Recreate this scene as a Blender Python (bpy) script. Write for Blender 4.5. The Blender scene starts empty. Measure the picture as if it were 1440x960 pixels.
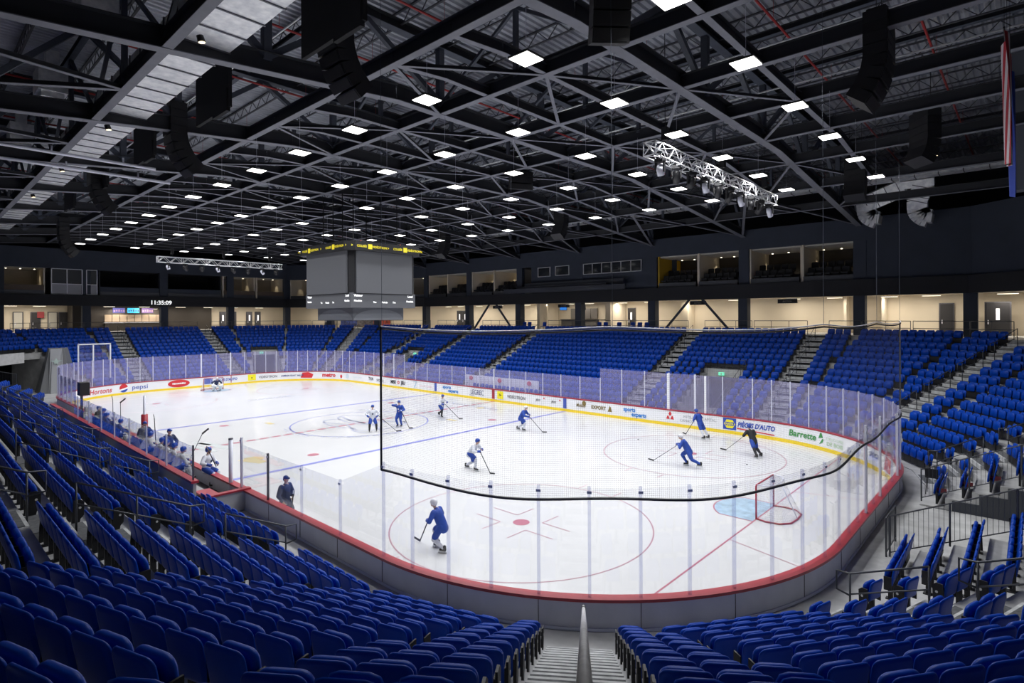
import bpy, math, random
import numpy as np
from mathutils import Vector, Matrix
random.seed(7)
PI = math.pi
R = math.radians
scn = bpy.context.scene
COL = scn.collection

# ------------------------------------------------------------ camera
cam_d = bpy.data.cameras.new('camera')
cam = bpy.data.objects.new('camera', cam_d)
COL.objects.link(cam)
YAW, ROLL, FOC, HOR, CX = 2.3082, -0.0047, 795.88, 445.05, 731.41
CAM = Vector((34.5226, -21.5744, 7.2925))
cam.location = CAM
fw = Vector((math.cos(YAW), math.sin(YAW), 0))
rt = Vector((math.sin(YAW), -math.cos(YAW), 0))
up = Vector((0, 0, 1))
r2 = rt * math.cos(ROLL) + up * math.sin(ROLL)
u2 = -rt * math.sin(ROLL) + up * math.cos(ROLL)
mw = Matrix((r2, u2, -fw)).transposed().to_4x4()
mw.translation = CAM
cam.matrix_world = mw
cam_d.sensor_width = 36
cam_d.lens = 36 * FOC / 1440
cam_d.shift_x = -(CX - 720) / 1440
cam_d.shift_y = (HOR - 480) / 1440
cam_d.clip_start = .05
cam_d.clip_end = 400
scn.camera = cam

# ------------------------------------------------------------ world and exposure
wd = bpy.data.worlds.new('world')
scn.world = wd
wd.use_nodes = True
wd.node_tree.nodes['Background'].inputs[0].default_value = (.5, .6, .8, 1)
wd.node_tree.nodes['Background'].inputs[1].default_value = .004
scn.view_settings.view_transform = 'Standard'
scn.view_settings.look = 'None'
scn.view_settings.gamma = 1
scn.view_settings.use_curve_mapping = False
scn.view_settings.exposure = 0.0
ICE_LAMP = 145.0       # watts of each square panel above the ice
ICE_SPREAD = 146
WARM_LAMP = 70.0       # concourse fixtures

# ------------------------------------------------------------ materials
MATS = {}
def mat(name, col, rough=.6, metal=0., emit=None, es=0., noise=0., nscale=6., bump=0., spec=.5, coat=0., bscale=None):
    if name in MATS: return MATS[name]
    m = bpy.data.materials.new(name)
    m.use_nodes = True
    nt = m.node_tree
    b = nt.nodes['Principled BSDF']
    b.inputs['Base Color'].default_value = (*col, 1)
    b.inputs['Roughness'].default_value = rough
    b.inputs['Metallic'].default_value = metal
    b.inputs['Specular IOR Level'].default_value = spec
    b.inputs['Coat Weight'].default_value = coat
    if emit:
        b.inputs['Emission Color'].default_value = (*emit, 1)
        b.inputs['Emission Strength'].default_value = es
    if noise or bump:
        tc = nt.nodes.new('ShaderNodeTexCoord')
        nz = nt.nodes.new('ShaderNodeTexNoise')
        nz.inputs['Scale'].default_value = nscale
        nz.inputs['Detail'].default_value = 5
        nt.links.new(tc.outputs['Object'], nz.inputs['Vector'])
        if noise:
            rp = nt.nodes.new('ShaderNodeValToRGB')
            rp.color_ramp.elements[0].position = .3
            rp.color_ramp.elements[1].position = .7
            rp.color_ramp.elements[0].color = (*[c * (1 - noise) for c in col], 1)
            rp.color_ramp.elements[1].color = (*[min(1, c * (1 + noise)) for c in col], 1)
            nt.links.new(nz.outputs['Fac'], rp.inputs[0])
            nt.links.new(rp.outputs[0], b.inputs['Base Color'])
        if bump:
            bp = nt.nodes.new('ShaderNodeBump')
            bp.inputs['Strength'].default_value = bump
            nt.links.new(nz.outputs['Fac'], bp.inputs['Height'])
            nt.links.new(bp.outputs[0], b.inputs['Normal'])
    MATS[name] = m
    return m

def glass_mat(name, tint, haze, hazecol=(.8, .8, .9), rough=.03):
    m = bpy.data.materials.new(name)
    m.use_nodes = True
    nt = m.node_tree
    for n in list(nt.nodes): nt.nodes.remove(n)
    o = nt.nodes.new('ShaderNodeOutputMaterial')
    tr = nt.nodes.new('ShaderNodeBsdfTransparent'); tr.inputs[0].default_value = (*tint, 1)
    gl = nt.nodes.new('ShaderNodeBsdfGlossy'); gl.inputs['Roughness'].default_value = rough
    gl.inputs[0].default_value = (1, 1, 1, 1)
    lw = nt.nodes.new('ShaderNodeLayerWeight'); lw.inputs[0].default_value = .5
    pw = nt.nodes.new('ShaderNodeMath'); pw.operation = 'POWER'; pw.inputs[1].default_value = 4.0
    fr = nt.nodes.new('ShaderNodeMath'); fr.operation = 'MULTIPLY_ADD'; fr.inputs[1].default_value = .7; fr.inputs[2].default_value = .035
    nt.links.new(lw.outputs['Facing'], pw.inputs[0]); nt.links.new(pw.outputs[0], fr.inputs[0])
    di = nt.nodes.new('ShaderNodeBsdfDiffuse'); di.inputs[0].default_value = (*hazecol, 1)
    mx = nt.nodes.new('ShaderNodeMixShader'); mx.inputs[0].default_value = haze
    m2 = nt.nodes.new('ShaderNodeMixShader')
    nt.links.new(tr.outputs[0], mx.inputs[1]); nt.links.new(di.outputs[0], mx.inputs[2])
    nt.links.new(fr.outputs[0], m2.inputs[0]); nt.links.new(mx.outputs[0], m2.inputs[1]); nt.links.new(gl.outputs[0], m2.inputs[2])
    nt.links.new(m2.outputs[0], o.inputs[0])
    MATS[name] = m
    return m

M_ice = mat('ice', (.66, .665, .675), .22, noise=.015, nscale=.6, spec=.4)
M_steel = mat('painted_steel', (.165, .17, .20), .55, noise=.08, nscale=3)
M_steel_d = mat('dark_painted_steel', (.065, .075, .10), .6, noise=.1, nscale=3)
M_web_shade = mat('shade_dark_web', (.028, .030, .036), .6)  # beam sides and tops darkened here: their shade is put into the colour
M_joist = mat('joist_steel', (.06, .063, .075), .6)
M_galv = mat('galvanised_steel', (.84, .86, .90), .35, .15, noise=.2, nscale=4)
M_alu = mat('aluminium', (.70, .71, .80), .4, .1)
M_aludark = mat('dark_bronze_aluminium', (.12, .12, .14), .4, .5)
M_conc = mat('concrete', (.46, .46, .455), .85, noise=.18, nscale=1.6, bump=.1)
M_conc_l = mat('pale_concrete', (.46, .46, .45), .85, noise=.12, nscale=2.5, bump=.08)
M_step = mat('step_concrete', (.56, .57, .565), .85, noise=.2, nscale=5, bump=.1)
M_riser = mat('riser_grit', (.12, .124, .13), .9, noise=.3, nscale=12)
M_seat = mat('blue_seat_plastic', (.0005, .050, .39), .40, noise=.06, nscale=5, spec=.2)
M_seatb = mat('black_bracket', (.012, .012, .014), .5)
M_disc = mat('white_disc', (.7, .7, .7), .5)
M_black = mat('black_paint', (.012, .012, .014), .5)
M_rail = mat('grey_rail_paint', (.075, .08, .09), .4, .3)
M_wall = mat('slate_wall_paint', (.042, .052, .075), .8, noise=.08, nscale=.8)
M_fascia = mat('charcoal_fascia', (.016, .017, .021), .7)
M_boardx = mat('grey_board_back', (.60, .60, .64), .5, noise=.07, nscale=1.5)
M_boardi = mat('white_board_face', (.82, .83, .86), .35)
M_red = mat('red_cap_plastic', (.39, .032, .048), .35, noise=.06, nscale=4)
M_yel = mat('yellow_kick_plastic', (.85, .62, .03), .4)
M_glass = glass_mat('rink_glass', (.99, .99, .993), .015)
M_glass2 = glass_mat('scuffed_glass_painted_haze', (.88, .88, .94), .135, (.55, .52, .86), .08)  # lavender haze colour stands in for ice mirrored in the scuffed panes
M_strip = glass_mat('pale_joint_strip', (.90, .91, .97), .07, (.7, .7, .8), .2)
M_win = glass_mat('window_glass', (.55, .58, .62), .03)
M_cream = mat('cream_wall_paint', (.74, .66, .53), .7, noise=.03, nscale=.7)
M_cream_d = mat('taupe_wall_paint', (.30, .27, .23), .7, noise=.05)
M_ceil = mat('ceiling_white', (.6, .57, .5), .7)
M_floorc = mat('concourse_floor', (.16, .155, .15), .5, noise=.1)
M_ledw = mat('white_diffuser', (.8, .8, .8), .4, emit=(1, .98, .94), es=4.5)
M_ledwarm = mat('warm_diffuser', (.9, .85, .7), .4, emit=(1, .86, .62), es=6)
M_deck = mat('steel_roof_deck', (.42, .44, .49), .42, .45, noise=.15, nscale=1)
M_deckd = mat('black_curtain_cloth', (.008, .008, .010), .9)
M_redpipe = mat('red_sprinkler_pipe', (.40, .03, .03), .5)
M_lblue = mat('blue_ice_paint', (.22, .24, .60), .3)
M_lred = mat('red_ice_paint', (.47, .17, .23), .3)
M_lred2 = mat('pale_red_ice_paint', (.47, .28, .33), .3)
M_crease = mat('pale_blue_ice_paint', (.38, .52, .64), .3, noise=.22, nscale=3)
M_logo = mat('grey_ice_paint', (.44, .46, .57), .3)
M_gold = mat('gold_ice_paint', (.62, .52, .26), .3)
M_screen = mat('grey_led_screen', (.085, .088, .097), .5, noise=.02, nscale=30, emit=(.5, .52, .58), es=.05)
M_ytxt = mat('yellow_led_text', (.3, .26, .02), .5, emit=(1, .82, .03), es=.62)
M_wtxt = mat('white_led_text', (.9, .9, .9), .5, emit=(1, 1, 1), es=1.1)
M_green = mat('green_exit_sign', (.1, .7, .4), .5, emit=(.25, .9, .6), es=.8)

# ------------------------------------------------------------ object helpers
def tag(o, label=None, cat=None, group=None, kind=None):
    words_ok(label)
    if label: o['label'] = label
    if cat: o['category'] = cat
    if group: o['group'] = group
    if kind: o['kind'] = kind
    return o
def words_ok(l):
    if l and len(l.split()) > 16: print('LONG', len(l.split()), l)
def thing(name, label, cat, loc=(0, 0, 0), rz=0., group=None):
    o = bpy.data.objects.new(name, None)
    COL.objects.link(o)
    o.location = loc; o.rotation_euler = (0, 0, rz)
    o.empty_display_size = .1
    return tag(o, label, cat, group)
ORD = ['zeroth', 'first', 'second', 'third', 'fourth', 'fifth', 'sixth', 'seventh', 'eighth', 'ninth', 'tenth', 'eleventh', 'twelfth',
       'thirteenth', 'fourteenth', 'fifteenth', 'sixteenth', 'seventeenth', 'eighteenth', 'nineteenth', 'twentieth']
TENS = {2: 'twenty', 3: 'thirty', 4: 'forty', 5: 'fifty', 6: 'sixty', 7: 'seventy', 8: 'eighty', 9: 'ninety'}
def nth(n):
    if n <= 20: return ORD[n]
    if n % 10 == 0: return TENS[n // 10][:-1] + 'ieth'
    return TENS[n // 10] + '-' + ORD[n % 10]

class MB:
    def __init__(s): s.v = []; s.f = []; s.mi = []; s.cur = 0
    def add(s, vs, fs):
        n = len(s.v); s.v += [tuple(v) for v in vs]
        s.f += [tuple(n + i for i in f) for f in fs]; s.mi += [s.cur] * len(fs)
        return s
    def box(s, c, d, rz=0., M=None):
        x, y, z = d[0] / 2, d[1] / 2, d[2] / 2
        vs = [(i, j, k) for k in (-z, z) for i, j in ((-x, -y), (x, -y), (x, y), (-x, y))]
        if M is not None: vs = [M @ Vector(v) for v in vs]
        if rz:
            ca, sa = math.cos(rz), math.sin(rz)
            vs = [(v[0] * ca - v[1] * sa, v[0] * sa + v[1] * ca, v[2]) for v in vs]
        vs = [(v[0] + c[0], v[1] + c[1], v[2] + c[2]) for v in vs]
        return s.add(vs, [(0, 3, 2, 1), (4, 5, 6, 7), (0, 1, 5, 4), (1, 2, 6, 5), (2, 3, 7, 6), (3, 0, 4, 7)])
    def prism(s, poly, z0, z1):
        n = len(poly)
        vs = [(p[0], p[1], z0) for p in poly] + [(p[0], p[1], z1) for p in poly]
        return s.add(vs, [tuple(range(n - 1, -1, -1)), tuple(range(n, 2 * n))] + [(i, (i + 1) % n, n + (i + 1) % n, n + i) for i in range(n)])
    def frame(s, p0, p1, upv=(0, 0, 1)):
        p0 = Vector(p0); p1 = Vector(p1); d = (p1 - p0)
        L = d.length; d.normalize(); upv = Vector(upv)
        if abs(d.dot(upv)) > .99: upv = Vector((0, 1, 0))
        x = d.cross(upv).normalized(); z = x.cross(d).normalized()
        return p0, p1, x, z
    def beam(s, p0, p1, w, h, off=0., upv=(0, 0, 1)):
        p0, p1, x, z = s.frame(p0, p1, upv)
        vs = []
        for p in (p0, p1):
            for a, b in ((-w / 2, -h / 2), (w / 2, -h / 2), (w / 2, h / 2), (-w / 2, h / 2)):
                vs.append(p + x * a + z * (b + off))
        return s.add(vs, [(0, 1, 2, 3), (7, 6, 5, 4), (0, 4, 5, 1), (1, 5, 6, 2), (2, 6, 7, 3), (3, 7, 4, 0)])
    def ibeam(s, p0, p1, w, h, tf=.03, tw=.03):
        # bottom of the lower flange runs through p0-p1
        s.cur = 0; s.beam(p0, p1, w, tf, tf / 2); s.cur = 1; s.beam(p0, p1, w, tf, h - tf / 2); s.beam(p0, p1, tw, h - 2 * tf, h / 2); s.cur = 0  # web and upper flange take the colour with shade painted in
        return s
    def tube(s, pts, r, n=8, cap=True, closed=False):
        pts = [Vector(p) for p in pts]
        rs = r if isinstance(r, (list, tuple)) else [r] * len(pts)
        base = len(s.v); rings = []
        prev = None
        m = len(pts)
        for i, p in enumerate(pts):
            if closed: d = pts[(i + 1) % m] - pts[i - 1]
            elif i == 0: d = pts[1] - p
            elif i == m - 1: d = p - pts[i - 1]
            else: d = (pts[i + 1] - p).normalized() + (p - pts[i - 1]).normalized()
            d.normalize()
            if prev is None:
                a = Vector((0, 0, 1)) if abs(d.z) < .9 else Vector((1, 0, 0))
                x = d.cross(a).normalized()
            else:
                x = (prev - d * prev.dot(d)).normalized()
            prev = x
            y = d.cross(x)
            for k in range(n):
                t = 2 * PI * k / n + PI / n
                s.v.append(tuple(p + x * math.cos(t) * rs[i] + y * math.sin(t) * rs[i]))
        for i in range(m - 1 + (1 if closed else 0)):
            for k in range(n):
                a = base + i * n + k; b = base + i * n + (k + 1) % n
                c = base + ((i + 1) % m) * n + (k + 1) % n; d_ = base + ((i + 1) % m) * n + k
                s.f.append((a, d_, c, b)); s.mi.append(s.cur)
        if cap and not closed:
            s.f.append(tuple(base + k for k in range(n))); s.mi.append(s.cur)
            s.f.append(tuple(base + (m - 1) * n + k for k in reversed(range(n)))); s.mi.append(s.cur)
        return s
    def ell(s, c, rad, nu=12, nv=8, M=None):
        vs = [(0, 0, -1)]
        for j in range(1, nv):
            t = -PI / 2 + PI * j / nv
            for i in range(nu):
                a = 2 * PI * i / nu
                vs.append((math.cos(t) * math.cos(a), math.cos(t) * math.sin(a), math.sin(t)))
        vs.append((0, 0, 1))
        vs = [Vector((v[0] * rad[0], v[1] * rad[1], v[2] * rad[2])) for v in vs]
        if M is not None: vs = [M @ v for v in vs]
        vs = [(v[0] + c[0], v[1] + c[1], v[2] + c[2]) for v in vs]
        fs = [(0, 1 + (i + 1) % nu, 1 + i) for i in range(nu)]
        for j in range(nv - 2):
            for i in range(nu):
                a = 1 + j * nu + i; b = 1 + j * nu + (i + 1) % nu
                fs.append((a, b, b + nu, a + nu))
        top = len(vs) - 1; o = 1 + (nv - 2) * nu
        fs += [(o + i, o + (i + 1) % nu, top) for i in range(nu)]
        return s.add(vs, fs)
    def mesh(s, name, mats, smooth=False):
        me = bpy.data.meshes.new(name)
        me.from_pydata(s.v, [], s.f)
        for m in (mats if isinstance(mats, (list, tuple)) else [mats]): me.materials.append(m)
        if any(s.mi): me.polygons.foreach_set('material_index', s.mi)
        if smooth: me.polygons.foreach_set('use_smooth', [True] * len(s.f))
        me.update()
        return me
    def build(s, name, mats, parent=None, smooth=False):
        return link(name, s.mesh(name, mats, smooth), parent)
def link(name, me, parent=None):
    o = bpy.data.objects.new(name, me)
    COL.objects.link(o)
    if parent is not None: o.parent = parent
    return o
def rel(parent, child):      # keep a part modelled in world coordinates where it is
    child.parent = parent
    child.matrix_parent_inverse = Matrix.LocRotScale(parent.location, parent.rotation_euler, None).inverted()
    return child
def dup(root, loc, rz, label=None, group=None, cat=None):
    words_ok(label)
    r = root.copy(); COL.objects.link(r); r.location = loc; r.rotation_euler = (0, 0, rz)
    if label: r['label'] = label
    if group: r['group'] = group
    for ch in CH.get(root.name, []):
        c = ch.copy(); COL.objects.link(c); c.parent = r
        for g in CH.get(ch.name, []):
            d = g.copy(); COL.objects.link(d); d.parent = c
    return r
CH = {}
CARD = ['zero', 'one', 'two', 'three', 'four', 'five', 'six', 'seven', 'eight', 'nine', 'ten', 'eleven', 'twelve', 'thirteen', 'fourteen', 'fifteen', 'sixteen']
# a scene of its own for evaluating lettering and bodies, so the big scene is never re-evaluated
TMP = bpy.data.scenes.new('workbench')
def evaluated(o):
    TMP.collection.objects.link(o)
    vl = TMP.view_layers[0]; vl.update()
    me = bpy.data.meshes.new_from_object(o.evaluated_get(vl.depsgraph))
    TMP.collection.objects.unlink(o)
    return me
def kids(root):
    CH[root.name] = list(root.children)
    for c in root.children: CH[c.name] = list(c.children)

# ------------------------------------------------------------ rink outline
L, W, RC = 30.48, 12.95, 8.53
CXR, CYR = L - RC, W - RC          # 21.95, 4.42
Q = RC * PI / 2
SEG = [('c', CXR, -CYR, -90), ('l', L, -CYR, 0, 1, 2 * CYR), ('c', CXR, CYR, 0), ('l', CXR, W, -1, 0, 2 * CXR),
       ('c', -CXR, CYR, 90), ('l', -L, CYR, 0, -1, 2 * CYR), ('c', -CXR, -CYR, 180), ('l', -CXR, -W, 1, 0, 2 * CXR)]
STOT = 4 * CYR + 4 * CXR + 4 * Q
def bp(s, off=0.):
    """point and inward normal at arc length s (0 where the near side meets the near corner), counter-clockwise"""
    s %= STOT
    for g in SEG:
        ln = Q if g[0] == 'c' else g[5]
        if s <= ln + 1e-9:
            if g[0] == 'c':
                t = R(g[3] + 90 * s / Q); c, n = math.cos(t), math.sin(t)
                return Vector((g[1] + (RC + off) * c, g[2] + (RC + off) * n)), Vector((-c, -n))
            nx, ny = g[4], -g[3]
            return Vector((g[1] + g[3] * s + nx * off, g[2] + g[4] * s + ny * off)), Vector((-nx, -ny))
        s -= ln
    return bp(0, off)
def srange(a, b, step=.35):
    n = max(1, int(math.ceil((b - a) / step)))
    return [a + (b - a) * i / n for i in range(n + 1)]
def strip(mb, s0, s1, o0, o1, z0, z1, step=.35):
    """solid bar following the rink outline between offsets o0 and o1"""
    ss = srange(s0, s1, step); vs = []; fs = []
    for s in ss:
        a = bp(s, o0)[0]; b = bp(s, o1)[0]
        vs += [(a.x, a.y, z0), (b.x, b.y, z0), (b.x, b.y, z1), (a.x, a.y, z1)]
    for i in range(len(ss) - 1):
        k = 4 * i
        for j in range(4):
            fs.append((k + j, k + (j + 1) % 4, k + 4 + (j + 1) % 4, k + 4 + j))
    fs += [(0, 3, 2, 1), tuple(4 * (len(ss) - 1) + j for j in range(4))]
    mb.add(vs, fs)
    return mb

# ------------------------------------------------------------ facets of the seating bowl
PITCH, RISE, R0, NROW = .75, .36, 10.0, 15
def rowr(i): return R0 + PITCH * i
def rowz(i): return .40 + RISE * i
FAC = []
for k in range(20):
    ph = -90 + 18 * k
    n = Vector((math.cos(R(ph)), math.sin(R(ph)))); t = Vector((-n.y, n.x))
    if k % 5 == 0:
        if k in (0, 10): O, ex, hl = Vector((0, 0)), CYR, CXR
        else: O, ex, hl = Vector((0, 0)), CXR, CYR
    else:
        q = k // 5
        O = Vector(((CXR, -CYR), (CXR, CYR), (-CXR, CYR), (-CXR, -CYR))[q]); ex, hl = 0, 0
    FAC.append((n, t, O, ex, hl, ph))
T9 = math.tan(R(9))
def fpt(k, r, t):
    n, T, O, ex, hl, ph = FAC[k]
    return O + n * (ex + r) + T * t
def fhalf(k, r): return FAC[k][4] + r * T9
# aisles: facet -> tangential centres; far side t = -x, far end t = -y
AW = .72
AISLE = {0: [19.4, 10.3, 1.2, -7.9, -17.0], 2: [0], 4: [0], 6: [0], 8: [0], 10: [-22.4, -12.7, 4.8, 14.9, 23.2], 12: [0], 15: [-4.4, 4.8]}
# cut-outs of the terrace: facet -> (t0, t1, first row, last row)
CUT = {0: [(-14.6, 13.0, 0, 0)], 5: [(-2.5, 3.5, 0, 14)], 10: [(-19.05, -16.05, 0, 7), (18.1, 21.1, 0, 7)], 14: [(-1.5, 1.5, 0, 7)],
       17: [(-9, 9, 0, 9)], 18: [(-9, 9, 0, 9)]}
def minus(iv, a, b):
    out = []
    for x, y in iv:
        if b <= x or a >= y: out.append((x, y)); continue
        if a > x: out.append((x, a))
        if b < y: out.append((b, y))
    return out
def ivals(k, i, r, aisles=True, cuts=True):
    h = fhalf(k, r); iv = [(-h, h)]
    if cuts:
        for a, b, i0, i1 in CUT.get(k, []):
            if i0 <= i <= i1: iv = minus(iv, a, b)
    if aisles:
        for c in AISLE.get(k, []): iv = minus(iv, c - AW, c + AW)
    return iv
def pix(p):
    d = Vector(p) - CAM; z = d.dot(fw)
    if z < .05: return None
    return CX + FOC * d.dot(rt) / z, HOR - FOC * d.z / z, z
# ============================================================ THE SETTING
# arena floor around the rink and the concourse slab
def ringpoly(r):
    pts = []
    for k in range(20):
        h = fhalf(k, r)
        p = fpt(k, r, h); pts.append((p.x, p.y))
    return pts
def annulus(mb, inner, outer, z0, z1):
    n = len(inner)
    vs = [(*p, z1) for p in inner] + [(*p, z1) for p in outer] + [(*p, z0) for p in inner] + [(*p, z0) for p in outer]
    fs = []
    for i in range(n):
        j = (i + 1) % n
        fs += [(i, n + i, n + j, j), (2 * n + i, 2 * n + j, 3 * n + j, 3 * n + i), (i, j, 2 * n + j, 2 * n + i), (n + i, 3 * n + i, 3 * n + j, n + j)]
    return mb.add(vs, fs)

m = MB()
n = 120
ss = [STOT * i / n for i in range(n)]
inner = [tuple(bp(s, .06)[0]) for s in ss]
outer = []
for p in inner:
    outer.append((p[0] * 1.0 + math.copysign(16, p[0]) if abs(p[0]) > 1e-6 else p[0], p[1] + math.copysign(14, p[1])))
# plain wide floor slab with the rink cut out: built as a ring out to a big rectangle
big = []
for s in ss:
    p, nn = bp(s, 0)
    big.append((p.x - nn.x * 18, p.y - nn.y * 18))
annulus(m, inner, big, .0, .35)
tag(m.build('floor', M_conc), kind='structure')

# upper wall line (square-cut corners, measured from its columns)
UP = [(31.4, 26.5), (38.8, 21.0), (44.0, 15.5), (44.0, -15.5), (37.6, -21.5), (26.3, -26.5), (-26.3, -26.5), (-37.6, -21.0), (-43.7, -15.5), (-43.7, 15.5), (-26.3, 26.5)]
def offpoly(P, d):
    out = []; n = len(P)
    for i in range(n):
        a, b, c = Vector(P[i - 1]), Vector(P[i]), Vector(P[(i + 1) % n])
        d1 = (b - a).normalized(); d2 = (c - b).normalized()
        n1 = Vector((-d1.y, d1.x)); n2 = Vector((-d2.y, d2.x))
        if n1.dot(-b) > 0: n1 = -n1
        if n2.dot(-b) > 0: n2 = -n2
        bis = (n1 + n2); bis = bis / bis.dot(n1)
        q = b + bis * d
        out.append((q.x, q.y))
    return out

# stepped concrete terraces, one solid per facet
for k in range(20):
    m = MB()
    n, T, O, ex, hl, ph = FAC[k]
    for i in range(NROW + 1):
        last = i == NROW
        ra, rb = (rowr(i) - .55, rowr(i) + .2) if not last else (rowr(i) - .55, 28.5)
        z = rowz(i) if not last else 5.8
        for a, b in ivals(k, min(i, NROW - 1) if not last else i, ra, aisles=False):
            ha, hb = fhalf(k, ra), fhalf(k, rb)
            a2 = -hb if abs(a + ha) < 1e-6 else a; b2 = hb if abs(b - ha) < 1e-6 else b
            if last and k == 5: pass
            poly = [fpt(k, ra, a), fpt(k, ra, b), fpt(k, rb, b2), fpt(k, rb, a2)]
            if k in (17, 18): zb = z - .6
            else: zb = .30 if not last else 5.2
            m.cur = 0
            m.prism([(p.x, p.y) for p in poly], zb, z)
    o = m.build('seating_terrace', [M_conc])
    tag(o, kind='structure')

# aisle steps
def aisle_steps(k, c):
    m = MB()
    for i in range(NROW + 1):
        cut = any(a < c < b and i0 <= i <= i1 for a, b, i0, i1 in CUT.get(k, []))
        if cut: continue
        for h in (0, 1):
            rr = rowr(i) - .55 + (h - 1) * PITCH / 2
            zt = rowz(i) - (RISE / 2 if h == 0 else 0) if i < NROW else 5.8 - (.18 if h == 0 else 0)
            pl = [fpt(k, rr, c - AW + .06), fpt(k, rr, c + AW - .06), fpt(k, rr + PITCH / 2 + .02, c + AW - .06), fpt(k, rr + PITCH / 2 + .02, c - AW + .06)]
            m.cur = 0; m.prism([(p.x, p.y) for p in pl], zt - .18, zt - .012)
            pl = [fpt(k, rr - .012, c - AW + .05), fpt(k, rr - .012, c + AW - .05), fpt(k, rr + PITCH / 2, c + AW - .05), fpt(k, rr + PITCH / 2, c - AW + .05)]
            m.cur = 0; m.prism([(p.x, p.y) for p in pl], zt - .05, zt + .004)
            # grit strip at the back of each step
            pl = [fpt(k, rr + .05, c - AW + .05), fpt(k, rr + .05, c + AW - .05), fpt(k, rr + PITCH / 2 - .01, c + AW - .05), fpt(k, rr + PITCH / 2 - .01, c - AW + .05)]
            m.cur = 1; m.prism([(p.x, p.y) for p in pl], zt, zt + .012)
    tag(m.build('aisle_steps', [M_step, M_riser]), kind='structure')
for k, cs in AISLE.items():
    for c in cs: aisle_steps(k, c)

# concourse: back wall, ceiling slab (its edge is the dark fascia), roof-level wall
OUT = offpoly(UP, 5.6)
m = MB(); annulus(m, offpoly(UP, 5.6), offpoly(UP, 5.9), 5.2, 9.6)
o = tag(m.build('wall_concourse', M_cream), kind='structure')
m = MB(); annulus(m, offpoly(UP, -.05), offpoly(UP, 5.9), 8.85, 9.1)
tag(m.build('ceiling_concourse', M_ceil), kind='structure')
m = MB(); annulus(m, offpoly(UP, -.35), offpoly(UP, 0), 8.72, 9.92)
tag(m.build('wall_fascia', M_fascia), kind='structure')
m = MB(); annulus(m, offpoly(UP, -.05), offpoly(UP, 6.0), 9.6, 9.92)
tag(m.build('floor_balcony', M_fascia), kind='structure')
m = MB(); annulus(m, offpoly(UP, 4.6), offpoly(UP, 4.9), 9.9, 14.0)
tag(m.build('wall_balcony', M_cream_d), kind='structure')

def ybay(x0, x1, z0, z1, y=26.5, th=.3, name='wall_far', mt=None):
    m = MB(); m.box(((x0 + x1) / 2, y + th / 2, (z0 + z1) / 2), (x1 - x0, th, z1 - z0))
    return m
# far upper wall (y = 26.5): solid where the photo shows wall, open for the suites
m = MB()
def wy(x0, x1, z0, z1): m.box(((x0 + x1) / 2, 26.65, (z0 + z1) / 2), (x1 - x0, .3, z1 - z0))
wy(24.95, 31.4, 9.9, 14.5)
wy(8.9, 24.95, 12.85, 14.5)
wy(-7.2, 8.9, 12.85, 14.5)
wy(-26.3, -7.2, 12.85, 14.5)
tag(m.build('wall_far', M_wall), kind='structure')
m = MB()      # window wall of the press level, set back from the edge
m.box((.9, 29.2, 11.4), (16.0, .2, 3.2))
tag(m.build('wall_press', M_wall), kind='structure')
def seg_wall(a, b, z0, z1, name, mt, th=.3):
    a, b = Vector(a), Vector(b); d = (b - a); n = Vector((d.y, -d.x)).normalized()
    if n.dot(-(a + b)) > 0: n = -n
    m = MB(); m.prism([tuple(a), tuple(b), tuple(b + n * th), tuple(a + n * th)], z0, z1)
    return tag(m.build(name, mt), kind='structure')
seg_wall(UP[0], UP[1], 9.9, 14.5, 'wall_corner_right', M_wall)
seg_wall(UP[1], UP[2], 9.9, 14.5, 'wall_corner_right', M_wall)
seg_wall(UP[2], UP[3], 9.9, 14.5, 'wall_near_end', M_wall)
seg_wall(UP[9], UP[10], 12.6, 14.7, 'wall_corner_left', M_wall)
seg_wall(UP[8], UP[9], 12.75, 14.9, 'wall_far_end', M_wall)
seg_wall(UP[7], UP[8], 9.9, 14.9, 'wall_corner_zamboni', M_wall)
# outer shell of the hall up to the roof
HALL = [(52, 34), (52, -34), (-51, -34), (-51, 34)]
m = MB(); annulus(m, HALL, offpoly(HALL, .3), 0, 19.6)
tag(m.build('wall_hall', M_fascia), kind='structure')
# dark attic behind the roof-level walls
# corrugated roof deck
m = MB()
x = -51.; vs = []; prof = []
while x < 52:
    prof += [(x, 19.2), (x + .12, 19.2), (x + .17, 19.29), (x + .27, 19.29)]
    x += .32
for a, z in prof: vs += [(a, -34, z), (a, 34, z)]
m.add(vs, [(2 * i, 2 * i + 1, 2 * i + 3, 2 * i + 2) for i in range(len(prof) - 1)])
tag(m.build('ceiling', M_deck), kind='structure')
m = MB(); m.box((0, 0, 19.45), (104, 69, .2))
tag(m.build('ceiling_roof', M_fascia), kind='structure')

# ============================================================ ICE
def disc(mb, c, r0, r1, z, n=96, a0=0, a1=360, sx=1):
    vs = []
    for i in range(n + 1):
        a = R(a0 + (a1 - a0) * i / n)
        vs += [(c[0] + r0 * math.cos(a), c[1] + r0 * math.sin(a), z), (c[0] + r1 * math.cos(a), c[1] + r1 * math.sin(a), z)]
    mb.add(vs, [(2 * i, 2 * i + 1, 2 * i + 3, 2 * i + 2) for i in range(n)])
    return mb
def flat(mb, x0, x1, y0, y1, z):
    return mb.add([(x0, y0, z), (x1, y0, z), (x1, y1, z), (x0, y1, z)], [(0, 1, 2, 3)])
m = MB()
m.prism([tuple(bp(STOT * i / 200, .05)[0]) for i in range(200)], -.1, 0)
ice = m.build('rink_ice', M_ice)
tag(ice, 'white rink ice surface with painted lines and circles', 'ice')
Z1 = .004
def ypos(x):      # half-width of the ice at x
    ax = abs(x)
    return W if ax <= CXR else CYR + math.sqrt(max(0, RC ** 2 - (ax - CXR) ** 2))
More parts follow.
